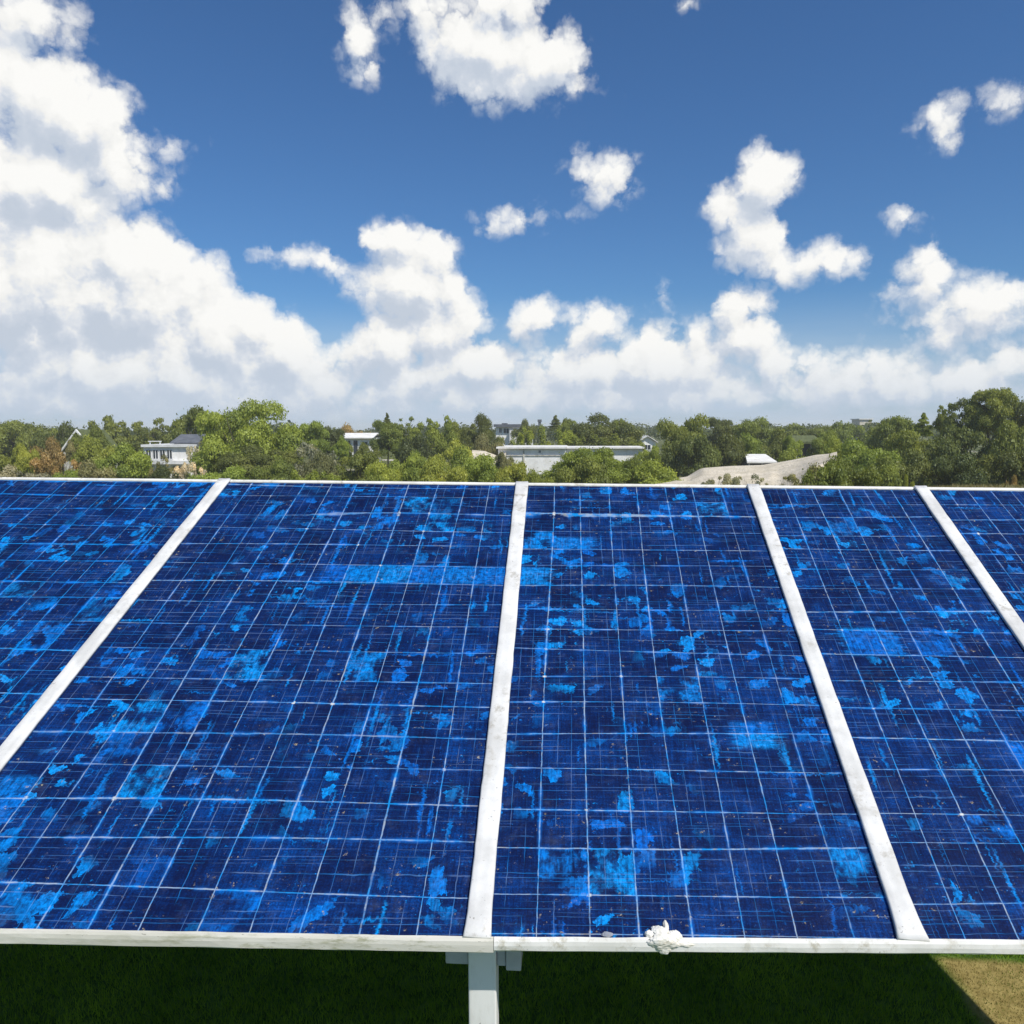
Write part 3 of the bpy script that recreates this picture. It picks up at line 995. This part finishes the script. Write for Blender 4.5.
# ---- around the house
P(144, 168, 455, 82, 'twiggy', 'olive', 'thin olive shrub growing up before the lower floor of the white house')
P(150, 184, 466, 72, 'bush', 'deep', 'dark low bush in front of the white house')
P(176, 204, 462, 70, 'twiggy', 'pale', 'pale dry shrub against the right corner of the white house')
P(188, 203, 440, 84, 'twiggy', 'pale', 'tall whitish twiggy shrub beside the house wall')
P(172, 222, 408, 106, 'tree', 'mid', 'tall green tree rising behind the right end of the house')
P(195, 298, 402, 86, 'dome', 'bright', 'largest broad bright green tree, right of the white house', name='tree')
P(222, 302, 446, 80, 'dome', 'dark', 'green undergrowth at the foot of the largest tree, darkened for its shade')  # dark tone stands for the shade under the big crown
P(196, 246, 467, 66, 'bush', 'bright', 'low bright bush left below the largest tree')
P(256, 294, 459, 68, 'bush', 'mid', 'low green bush right below the largest tree')
P(286, 302, 424, 104, 'ragged', 'bright', 'slim light green tree on the right shoulder of the largest tree')
P(298, 328, 422, 106, 'tree', 'bright', 'rounded green tree midway between largest tree and white cottage')
P(320, 346, 427, 118, 'tree', 'deep', 'dark bushy tree left of the white cottage')
P(294, 336, 442, 80, 'twiggy', 'grey', 'greyish scrub with pale stems right of the largest tree')
P(300, 336, 452, 72, 'bush', 'olive', 'olive bush below the greyish scrub')
P(332, 348, 437, 92, 'bush', 'bright', 'small bright bush against the left wall of the cottage')
P(340, 368, 425, 150, 'bush', 'rust', 'orange-brown tree top showing above the white cottage')
P(336, 382, 453, 78, 'bush', 'mid', 'green bush in front of the white cottage')
P(268, 345, 470, 60, 'hedge', 'bright', 'low strip of bright grassy shrubs right of the largest tree')
P(372, 402, 421, 108, 'tree', 'mid', 'green rounded tree right of the white cottage')
P(382, 392, 414, 116, 'conifer', 'dark', 'thin dark spire of a conifer left of centre')
P(394, 426, 418, 112, 'ragged', 'mid', 'jagged topped green tree left of the palm-like tree')
P(392, 442, 436, 96, 'bush', 'deep', 'dark grey-green thicket beneath the jagged trees')
P(426, 458, 417, 116, 'ragged', 'bright', 'palm-like light tree with feathery top left of the dark round tree')
P(446, 474, 422, 118, 'bush', 'mid', 'green bush between feathery tree and dark round tree')
P(458, 500, 415, 112, 'dome', 'dark', 'dark round tree left of the grey-roofed distant building', name='tree')
P(470, 504, 434, 104, 'bush', 'olive', 'olive bush at the foot of the dark round tree')
P(434, 470, 440, 90, 'bush', 'lime', 'yellow-green bush standing out below the feathery tree')
# ---- foreground bright shrubs
P(368, 402, 462, 66, 'bush', 'lime', 'low yellow-green shrub below the cottage, left end of its row')
P(392, 428, 452, 72, 'bush', 'bright', 'bright shrub below the dark grey-green thicket')
P(416, 464, 458, 66, 'bush', 'lime', 'broad pale lime shrub behind the top rail left of centre')
P(440, 484, 447, 74, 'bush', 'bright', 'bright green shrub below the dark round tree')
P(464, 504, 455, 68, 'bush', 'bright', 'bright shrub left of the long white building')
P(494, 530, 462, 64, 'bush', 'lime', 'pale green shrub at the foot of the white building, near the centre bar')
P(520, 552, 470, 60, 'bush', 'lime', 'small low lime shrub just right of the centre bar top')
# ---- centre and right
P(590, 622, 449, 84, 'bush', 'mid', 'round green bush against the wall right of the large bright bush')
P(640, 660, 446, 88, 'bush', 'bright', 'light bush at the right end of the long white building')
P(494, 512, 452, 86, 'bush', 'olive', 'olive bush against the left end of the long white building')
P(354, 378, 443, 104, 'bush', 'mid', 'green bush hiding the right half of the cottage front')
P(132, 152, 452, 84, 'bush', 'bright', 'small bright bush covering the left corner of the white house')
P(338, 352, 444, 100, 'bush', 'mid', 'small green bush hiding the lower left of the cottage')
P(508, 580, 426, 118, 'hedge', 'bright', 'long bright hedge rising behind the white building', depth=2.2)
P(560, 645, 434, 116, 'hedge', 'mid', 'darker hedge at the right behind the white building', depth=2.2)
P(568, 646, 415, 126, 'dome', 'dark', 'broad dark tree behind the long hedge', name='tree')
P(600, 637, 420, 124, 'ragged', 'mid', 'green tree on the right side of the broad dark tree')
P(560, 578, 419, 136, 'bush', 'mid', 'small round tree on the skyline left of the broad dark tree')
P(549, 562, 416, 150, 'conifer', 'dark', 'blue-green conifer on the skyline above the hedge')
P(514, 534, 420, 170, 'bush', 'dark', 'distant dark round bush beside the grey-roofed building')
P(548, 628, 448, 70, 'dome', 'bright', 'large bright green bush in front of the white building')
P(560, 610, 458, 64, 'bush', 'mid', 'darker low bush before the large bright bush')
P(622, 652, 456, 70, 'bush', 'bright', 'bright bush right of the white building wall')
P(628, 690, 461, 64, 'bush', 'bright', 'low bright shrub beside the left tip of the sand')
P(661, 708, 416, 98, 'tree', 'mid', 'tall mixed green tree above the sand, left one')
P(668, 716, 436, 88, 'bush', 'dark', 'dark bush in front of the tall mixed green tree')
P(694, 750, 434, 92, 'bush', 'dark', 'dark wide bush along the upper edge of the sand')
P(706, 736, 418, 132, 'tree', 'dark', 'dark tree on the skyline above the wide bush')
P(734, 778, 418, 128, 'tree', 'mid', 'green tree on the skyline above the right end of the sand')
P(726, 764, 434, 100, 'bush', 'bright', 'bright bush between wide dark bush and small dark hut')
P(776, 812, 449, 86, 'bush', 'lime', 'yellow-green bush at the top of the sand bank')
P(760, 800, 428, 112, 'bush', 'mid', 'green bush left of the small dark hut')
P(809, 832, 433, 100, 'bush', 'mid', 'small green bush hiding the right side of the dark hut')
P(782, 801, 436, 100, 'bush', 'bright', 'small light bush hiding the left side of the dark hut')
P(806, 846, 431, 112, 'bush', 'bright', 'light bush right of the small dark hut')
P(822, 852, 438, 84, 'bush', 'lime', 'yellow-green bush at the right tip of the sand')
P(840, 892, 440, 80, 'bush', 'bright', 'bright bush between sand tip and the dark right-hand trees')
P(804, 850, 461, 45, 'bush', 'mid', 'dense green shrub in front of the right end of the sand bank')
P(814, 874, 457, 47, 'bush', 'mid', 'green shrub overlapping the lower right of the sand')
P(856, 902, 456, 66, 'bush', 'mid', 'green shrub left of the dark right-hand thicket')
P(786, 830, 424, 170, 'tree', 'mid', 'far tree on the skyline above the small hut')
P(828, 868, 422, 165, 'bush', 'mid', 'far bushy tree left of the cream block on the skyline')
P(872, 918, 417, 112, 'tree', 'mid', 'green tree at the left end of the tall right-hand stand')
P(914, 934, 414, 98, 'conifer', 'bright', 'pointed yellowish tree in the stand at right')
P(932, 956, 405, 96, 'ragged', 'mid', 'slender tree with a bent top in the right-hand stand')
P(948, 990, 400, 92, 'tree', 'dark', 'dark round-topped tree left of the highest tree at right')
P(972, 1014, 390, 90, 'tree', 'mid', 'highest tree of the stand, near the right edge')
P(1004, 1052, 401, 94, 'tree', 'dark', 'dark tree cut by the right edge of the photo')
P(892, 944, 430, 84, 'bush', 'mid', 'green thicket below the pointed yellowish tree')
P(932, 990, 426, 82, 'bush', 'dark', 'dark thicket in the middle below the tall right-hand trees')
P(978, 1040, 424, 80, 'bush', 'mid', 'green thicket below the highest tree')
P(888, 940, 452, 68, 'bush', 'dark', 'low dark bush at the foot of the right-hand stand')
P(930, 985, 454, 66, 'bush', 'deep', 'blackish green bush low at right')
P(972, 1040, 450, 66, 'bush', 'dark', 'low dark bush in the lower right of the scrub')
P(902, 914, 475, 46, 'bush', 'lime', 'tiny yellow-green tuft on the crest near the right bar')
P(1008, 1022, 476, 46, 'bush', 'rust', 'tiny yellowish tuft on the crest at the right edge')
P(1040, 1130, 398, 100, 'tree', 'mid', 'green tree just beyond the right edge of the photo')
P(-90, -10, 416, 110, 'tree', 'mid', 'green tree just beyond the left edge of the photo')
P(-80, -4, 446, 76, 'bush', 'mid', 'green bush just beyond the left edge of the photo')
P(1036, 1110, 440, 76, 'bush', 'dark', 'dark bush just beyond the right edge of the photo')

# far wood: one mass along the horizon
rg = np.random.default_rng(5)
C, Rr, Tn = [], [], []
for _ in range(900):
    a = R(rg.uniform(-62, 56))
    dist = rg.uniform(210, 420)
    h = rg.uniform(5.0, 8.6) * (0.8 + .35 * mnoise.noise((a * 9, dist * .01, 0)))
    r = rg.uniform(2.5, 5.5)
    C.append((dist * math.sin(a), dist * math.cos(a), -3.4 + h * .62))
    Rr.append((r, r, h * .40))
    Tn.append(rg.uniform(.1, .9))
V, t = leaves(rg, np.array(C), np.array(Rr), np.array(Tn), 60000, .62)
o = link('far_wood', mesh_tris('far_wood', V.reshape(-1, 3), 4, t.repeat(4), LEAF))
o.color = (0.125, 0.155, 0.075, 1)
tag(o, 'distant belt of dark green woodland along the horizon', 'woodland', kind='stuff')
# ground cover between the shrubs
C, Rr, Tn = [], [], []
for _ in range(2600):
    Y = 56 + 150 * rg.uniform(0, 1) ** 1.6
    x = rg.uniform(-.95, .95) * (Y + 5)
    r = rg.uniform(.5, 1.6)
    C.append((x, Y, gz(x, Y) + .1))
    Rr.append((r, r, rg.uniform(.3, .9)))
    Tn.append(rg.uniform(.2, 1))
V, t = leaves(rg, np.array(C), np.array(Rr), np.array(Tn), 52000, .17)
o = link('scrub', mesh_tris('scrub', V.reshape(-1, 3), 4, t.repeat(4), LEAF))
o.color = (0.17, 0.20, 0.06, 1)
tag(o, 'low green and straw-coloured scrub covering the ground between the bushes', 'scrub', kind='stuff')
# dry tufts along the crest
n = 26000
rg = np.random.default_rng(11)
px = rg.uniform(9, 32, n)
py = rg.uniform(33.0, 42, n)
h = rg.uniform(.04, .22, n) * (rg.uniform(0, 1, n) ** .7)
zz = np.array([gz(a, b) for a, b in zip(px, py)])
w = rg.uniform(.008, .022, n)
le = rg.normal(0, .05, (n, 2))
V = np.zeros((n, 3, 3))
V[:, 0] = np.stack([px - w, py, zz - .02], 1)
V[:, 1] = np.stack([px + w, py, zz - .02], 1)
V[:, 2] = np.stack([px + le[:, 0], py + le[:, 1], zz + h], 1)
o = link('dry_grass', mesh_tris('dry_grass', V.reshape(-1, 3), 3, rg.uniform(0, 1, n).repeat(3), LEAF))
o.color = (0.20, 0.175, 0.07, 1)
tag(o, 'dry yellow grass along the crest behind the top rail', 'grass', kind='stuff')


# ------------------------------------------------------------------ sand bank
def mat_sand():
    mt, N = mat_new('pale sand')
    o = N.n('ShaderNodeNewGeometry', out=0)
    a = N.noise(o, 0.5, 6.0, 0.6)
    b = N.noise(o, 5.0, 6.0, 0.7)
    c = N.mix(N.ss(a, 0.35, 0.65), (0.72, 0.64, 0.51, 1), (0.58, 0.51, 0.39, 1))
    c = N.mix(N.ss(b, 0.52, 0.66, 0, .75), c, (0.26, 0.25, 0.17, 1))
    finish(N, c, 0.95, 0.1, bump=b, bstr=0.7, bdist=0.15)
    return mt


SAND = mat_sand()
def sand_mound(name, top, bot, Y0, Y1, label):
    """bank whose crest follows the (x, row) list at distance Y1 and whose foot lies at Y0"""
    bm = bmesh.new()
    n = 60
    def itp(tab, x):
        for (a, b), (c_, d) in zip(tab, tab[1:]):
            if a <= x <= c_: return b + (d - b) * (x - a) / (c_ - a)
        return tab[-1][1]
    rows = []
    xa, xb = top[0][0], top[-1][0]
    for i in range(n + 1):
        px = xa + (xb - xa) * i / n
        row = []
        pt, pb = at(px, itp(top, px), Y1), at(px, itp(bot, px), Y0)
        sk = .3 + 6.0 * min(1.0, 2.2 * (1 - i / n))
        for q_ in (1.0, .5):
            row.append(bm.verts.new((pb.x, pb.y - sk * q_, pb.z + (min(pb.z - .2, gz(pb.x, pb.y - sk)) - .3 - pb.z) * q_)))
        for k_ in range(13):
            q = k_ / 12
            p = pb.lerp(pt, q)
            p.z += .25 * math.sin(q * math.pi) * .3 + .28 * mnoise.noise((p.x * .55, p.y * .5, 2)) * math.sin(q * math.pi) + .12 * mnoise.noise((p.x * 1.7, p.y * 1.2, 5)) * math.sin(q * math.pi)
            row.append(bm.verts.new(p))
        for q, dz in ((1.2, -.25), (2.2, -1.6), (3.4, -3.6)):     # back of the bank
            row.append(bm.verts.new(pt + Vector((0, q * 2.0, dz))))
        rows.append(row)
    for i in range(n):
        for k_ in range(len(rows[0]) - 1):
            bm.faces.new((rows[i][k_], rows[i + 1][k_], rows[i + 1][k_ + 1], rows[i][k_ + 1]))
    o = obj_bm(name, bm, SAND, None, True)
    tag(o, label, kind='structure')
    return o


sand_mound('sand_bank', [(655, 481), (672, 479), (690, 476), (703, 468), (730, 466), (762, 465), (792, 460), (815, 455), (837, 453)],
           [(655, 489), (700, 494), (780, 494), (800, 482), (815, 468), (837, 457)], 50, 70, 'pale sand bank sloping up behind the top rail')
sand_mound('sand_bank', [(462, 458), (472, 450), (485, 451), (498, 456), (506, 452)], [(462, 462), (485, 460), (506, 464)], 94, 100, 'pale sand patch left of the white building')
P(700, 734, 473, 49, 'twiggy', 'grey', 'dry grey tuft at the foot of the sand, left one', base=-2.0)
P(734, 766, 475, 49, 'twiggy', 'grey', 'dry grey tuft at the foot of the sand, middle one', base=-2.0)
P(772, 806, 474, 49, 'twiggy', 'olive', 'olive dry tuft at the foot of the sand, right one', base=-2.0)
P(796, 834, 465, 46, 'bush', 'olive', 'olive shrub growing over the lower right of the sand bank')


# ------------------------------------------------------------------ buildings
def flat_mat(name, c, c2=None, rough=0.8, scale=1.2):
    mt, N = mat_new(name)
    a = N.noise(coords(N), scale, 6.0, 0.65)
    finish(N, N.mix(N.ss(a, .35, .7), c, c2 or tuple(v * .78 for v in c[:3]) + (1,)), rough, 0.25)
    return mt


M['wall'] = flat_mat('white render', (0.90, 0.89, 0.87, 1), (0.74, 0.72, 0.68, 1))
M['wall_old'] = flat_mat('weathered pale wall', (0.62, 0.60, 0.54, 1), (0.36, 0.34, 0.28, 1), scale=2.5)
M['cream'] = flat_mat('cream wall', (0.68, 0.62, 0.50, 1))
M['roof'] = flat_mat('slate grey roof', (0.095, 0.105, 0.125, 1), (0.15, 0.16, 0.18, 1))
M['roof_pale'] = flat_mat('pale sheet roof', (0.80, 0.79, 0.76, 1), (0.62, 0.60, 0.56, 1))
M['thatch'] = flat_mat('brown-green thatch', (0.13, 0.15, 0.06, 1), (0.06, 0.075, 0.03, 1), scale=4)
mt, N = mat_new('dark window glass')
finish(N, (0.035, 0.045, 0.06, 1), 0.12, 0.6)
M['glass'] = mt
M['trim'] = flat_mat('white trim', (0.78, 0.78, 0.77, 1))


def frame_px(x0, x1, ytop, ybot, Y):
    a, b, c_ = at(x0, ytop, Y), at(x1, ytop, Y), at(x0, ybot, Y)
    return a.x, b.x, c_.z, a.z


def window(parent, x0, x1, z0, z1, y):
    """frame with a pane behind it, on a wall that faces -Y at y"""
    bm = bmesh.new()
    t = min(.09, (x1 - x0) * .12)
    for a in ((x0, x1, z0, z0 + t), (x0, x1, z1 - t, z1), (x0, x0 + t, z0 + t, z1 - t), (x1 - t, x1, z0 + t, z1 - t),
              ((x0 + x1 - t) / 2, (x0 + x1 + t) / 2, z0 + t, z1 - t)):
        box(bm, a[0], a[1], y - .07, y - .003, a[2], a[3])
    w = obj_bm('window', bm, M['trim'], parent)
    obj_bm('pane', new_box(x0 + t, x1 - t, y - .03, y - .004, z0 + t, z1 - t), M['glass'], w)


def gable_roof(bm, x0, x1, y0, y1, z0, z1, t=.14, axis_x=True):
    """two thick slopes; ridge along x when axis_x"""
    if axis_x:
        ym = (y0 + y1) / 2
        prof = [(y0, z0), (ym, z1), (y1, z0), (y1, z0 - t), (ym, z1 - t), (y0, z0 - t)]
        A = [bm.verts.new((x0, a, b)) for a, b in prof]
        B = [bm.verts.new((x1, a, b)) for a, b in prof]
    else:
        xm = (x0 + x1) / 2
        prof = [(x0, z0), (xm, z1), (x1, z0), (x1, z0 - t), (xm, z1 - t), (x0, z0 - t)]
        A = [bm.verts.new((a, y0, b)) for a, b in prof]
        B = [bm.verts.new((a, y1, b)) for a, b in prof]
    for k_ in range(6):
        bm.faces.new((A[k_], A[(k_ + 1) % 6], B[(k_ + 1) % 6], B[k_]))
    for ring in (A, B):
        bm.faces.new((ring[0], ring[1], ring[4], ring[5]))
        bm.faces.new((ring[1], ring[2], ring[3], ring[4]))


def local(root):
    o = root.location
    return lambda x0, x1, y0, y1, z0, z1: new_box(x0 - o.x, x1 - o.x, y0 - o.y, y1 - o.y, z0 - o.z, z1 - o.z)


def house(x0, x1, Y, rows, depth, name, label, cat, zbase=-3.9):
    """returns root and a converter from photo columns/rows to local metres on the front wall"""
    a, b = at(x0, 440, Y), at(x1, 440, Y)
    root = empty(name, ((a.x + b.x) / 2, Y, zbase))
    tag(root, label, cat)
    def X(px): return at(px, 440, Y).x - root.location.x
    def Z(py): return at((x0 + x1) / 2, py, Y).z - zbase
    return root, X, Z


# white two-storey house at the left: lower white front, glazed band, set-back dark roof
r, X, Z = house(143, 197, 92, None, 8, 'house', 'white house with glazed upper floor and dark slate roof beside the largest tree', 'house')
obj_bm('wall', new_box(X(143), X(189), 0, 7, 0, Z(447)), M['wall'], r)
obj_bm('side_wall', new_box(X(189) + .003, X(196), .8, 7, 0, Z(449)), M['wall_old'], r)
bm = new_box(X(142), X(190), -.35, 7.2, Z(447) + .003, Z(444.5))
obj_bm('parapet', bm, M['trim'], r)
bm = new_box(X(142), X(190), -.55, -.003, Z(464), Z(460.5))
obj_bm('balcony', bm, M['trim'], r)
for a, b in ((145, 151), (152, 158), (159, 165), (166, 172)):
    window(r, X(a), X(b), Z(459.5), Z(449.5), 0)
window(r, X(145), X(153), Z(472), Z(465.5), 0)
window(r, X(157), X(164), Z(472), Z(465.5), 0)
window(r, X(171), X(180), Z(472), Z(465.5), 0)
obj_bm('upper_wall', new_box(X(165), X(196), 2.2, 7.0, Z(444.5) + .003, Z(443)), M['wall'], r)
bm = bmesh.new()
gable_roof(bm, X(163), X(193), 1.6, 7.6, Z(444.4) + .2, Z(434.5))
obj_bm('roof', bm, M['roof'], r)
bm = bmesh.new()
for a in (145, 155):
    box(bm, X(a), X(a) + .12, 1.0, 1.12, Z(444.5) + .004, Z(441.8))
box(bm, X(144), X(156.5), .9, 1.2, Z(441.8) + .003, Z(441))
obj_bm('roof_railing', bm, M['trim'], r)

# white cottage
r, X, Z = house(340, 373, 130, None, 6, 'cottage', 'small white cottage with pale roof and two dark openings among trees left of centre', 'cottage')
obj_bm('wall', new_box(X(341), X(372), 0, 6, 0, Z(438)), M['wall'], r)
bm = bmesh.new()
gable_roof(bm, X(339.5), X(374), -.7, 6.7, Z(438.5) + .15, Z(433))
obj_bm('roof', bm, M['roof_pale'], r)
window(r, X(344), X(351), Z(450), Z(440), 0)
obj_bm('door', new_box(X(353.5), X(357.5), -.06, -.003, 0, Z(440.5)), M['glass'], r)
window(r, X(361), X(368), Z(449), Z(441.5), 0)

# far building with dark flat roof
r, X, Z = house(494, 532, 175, None, 9, 'flat_roofed_building', 'distant white building under a dark grey flat roof, just left of centre skyline', 'building')
obj_bm('wall', new_box(X(496), X(531), 0, 9, 0, Z(427)), M['wall'], r)
obj_bm('roof', new_box(X(494), X(524), -1.0, 9.5, Z(427) + .004, Z(424.2)), M['roof'], r)
obj_bm('roof_unit', new_box(X(501), X(506), 2, 5, Z(424.2) + .004, Z(423)), M['roof'], r)
window(r, X(499), X(502), Z(433), Z(428), 0)
window(r, X(503.5), X(509), Z(433.5), Z(428), 0)
obj_bm('annex', new_box(X(510), X(533), -1.2, -.004, 0, Z(430)), M['trim'], r)

# long white building behind the front bush
r, X, Z = house(496, 646, 100, None, 10, 'long_building', 'long low white building with a flat pale roof behind the large bright bush', 'building')
obj_bm('wall', new_box(X(498), X(566), 0, 9, 0, Z(448.5)), M['wall'], r)
obj_bm('wall', new_box(X(566) + .004, X(644), 1.6, 9, 0, Z(449)), M['wall'], r)
obj_bm('roof', new_box(X(496.5), X(567), -.5, 9.4, Z(448.5) + .004, Z(446.8)), M['roof_pale'], r)
obj_bm('roof', new_box(X(567) + .004, X(645.5), 1.1, 9.4, Z(449) + .004, Z(447.6)), M['roof_pale'], r)
obj_bm('pillar', new_box(X(523), X(524.4), -.12, -.003, 0, Z(448.7)), M['wall_old'], r)
obj_bm('ledge', new_box(X(498), X(523) - .003, -.10, -.003, Z(456), Z(455)), M['wall_old'], r)
obj_bm('ledge', new_box(X(524.4) + .003, X(565), -.10, -.003, Z(456), Z(455)), M['wall_old'], r)
window(r, X(538.5), X(541), Z(453), Z(450), 0)

# little grey gable house in the gap
r, X, Z = house(637, 658, 150, None, 6, 'small_house', 'tiny pale grey gabled house in the gap left of the tall mixed tree', 'house')
obj_bm('wall', new_box(X(639), X(656), 0, 6, 0, Z(443)), M['wall'], r)
bm = bmesh.new()
gable_roof(bm, X(637), X(658), -.5, 6.5, Z(443) + .2, Z(435.5), axis_x=False)
obj_bm('roof', bm, M['roof_pale'], r)
bm = bmesh.new()
vs = [bm.verts.new(p) for p in ((X(639), .003, Z(443)), (X(656), .003, Z(443)), (X(647.5), .003, Z(436.5)))]
f = bm.faces.new(vs)
ext = bmesh.ops.extrude_face_region(bm, geom=[f])
bmesh.ops.translate(bm, verts=[v for v in ext['geom'] if isinstance(v, bmesh.types.BMVert)], vec=(0, .15, 0))
obj_bm('gable_wall', bm, M['wall'], r)
window(r, X(644), X(651), Z(450), Z(444.5), 0)

# small dark hut
r, X, Z = house(796, 818, 108, None, 5, 'hut', 'small hut with a dark panel for its shaded front under a grassy brown roof, behind the yellow-green bush', 'hut')
obj_bm('wall', new_box(X(797), X(816), 1.2, 5, 0, Z(440)), M['wall_old'], r)
bm = bmesh.new()
gable_roof(bm, X(793), X(820), -.6, 5.6, Z(441.5), Z(435.5), .3)
obj_bm('roof', bm, M['thatch'], r)
obj_bm('post', new_box(X(796), X(797), -.3, -.15, 0, Z(442.2)), M['wall_old'], r)
obj_bm('post', new_box(X(816), X(817), -.3, -.15, 0, Z(442.2)), M['wall_old'], r)
obj_bm('shade_panel', new_box(X(800), X(813), 1.14, 1.197, 0, Z(442)), M['glass'], r)  # dark slab on the wall paints the unlit inside of the hut

# low pale-roofed shelter at the top of the sand
r, X, Z = house(746, 777, 88, None, 5, 'shelter', 'low shelter with a pale slab roof at the top of the sand bank', 'shelter')
obj_bm('wall', new_box(X(750), X(774), 1.5, 4.5, 0, Z(463.2)), M['roof'], r)  # slate-dark colour paints the shaded gap beneath the slab roof
bm = bmesh.new()
box(bm, X(747), X(777), -.4, 5, Z(463) + .003, Z(461.5))
for v in bm.verts:
    if v.co.z > Z(462) and v.co.y > 1: v.co.z = Z(455.5)
    if v.co.x < 0 and v.co.y > 1: v.co.x += .9
obj_bm('roof', bm, M['roof_pale'], r)
for a in (749, 762, 775):
    obj_bm('post', new_box(X(a), X(a) + .14, -.2, -.06, 0, Z(463)), M['wall_old'], r)

# overgrown gable shed at the left
r, X, Z = house(58, 94, 98, None, 6, 'shed', 'overgrown shed with pale edges on its steep gable roof near the left edge', 'shed')
bm = new_box(X(61), X(90), .3, 6, 0, Z(452))
obj_bm('wall', bm, M['wall_old'], r)
bm = bmesh.new()
gable_roof(bm, X(58), X(95), .2, 6.4, Z(453.5), Z(429.5), .25, axis_x=False)
obj_bm('roof', bm, M['thatch'], r)
bm = bmesh.new()
gable_roof(bm, X(57.6), X(95.4), -.05, .19, Z(453.5) + .05, Z(429.2), .32, axis_x=False)
obj_bm('barge_board', bm, M['roof_pale'], r)
window(r, X(70), X(76), Z(458), Z(450), .3)

# cream block on the skyline
r, X, Z = house(858, 872, 320, None, 8, 'block', 'cream block of a building showing above the far trees at right', 'building')
obj_bm('wall', new_box(X(859), X(871), 0, 9, 0, Z(419.6)), M['cream'], r)
obj_bm('roof', new_box(X(858), X(872), -.5, 9.5, Z(419.6) + .01, Z(418.6)), M['roof_pale'], r)
window(r, X(861), X(863), Z(422), Z(420.4), 0)
window(r, X(866), X(868), Z(422), Z(420.4), 0)

# dark tower-like thing on the skyline
r, X, Z = house(537, 542, 300, None, 3, 'water_tower', 'slim dark tower on the skyline left of the conifer', 'tower')
obj_bm('shaft', new_box(X(538.2), X(541), 0, 1.1, 0, Z(422)), M['roof'], r)
obj_bm('tank', bevel(new_box(X(537.6), X(541.6), -.3, 1.4, Z(422) + .01, Z(419.4)), .12), M['roof'], r)


# ------------------------------------------------------------------ the air over the scrubland
mt = bpy.data.materials.new('haze')
mt.use_nodes = True
N = NT(mt.node_tree)
pv = N.n('ShaderNodeVolumePrincipled', {'Color': (0.95, 0.97, 1.0, 1), 'Density': 0.0004, 'Anisotropy': 0.0})
N.n('ShaderNodeOutputMaterial', {1: pv}, out=None)
hz = obj_bm('haze', new_box(-4700, 4700, -3100, 3100, -9.0, 16.0), mt)
tag(hz, kind='stuff')
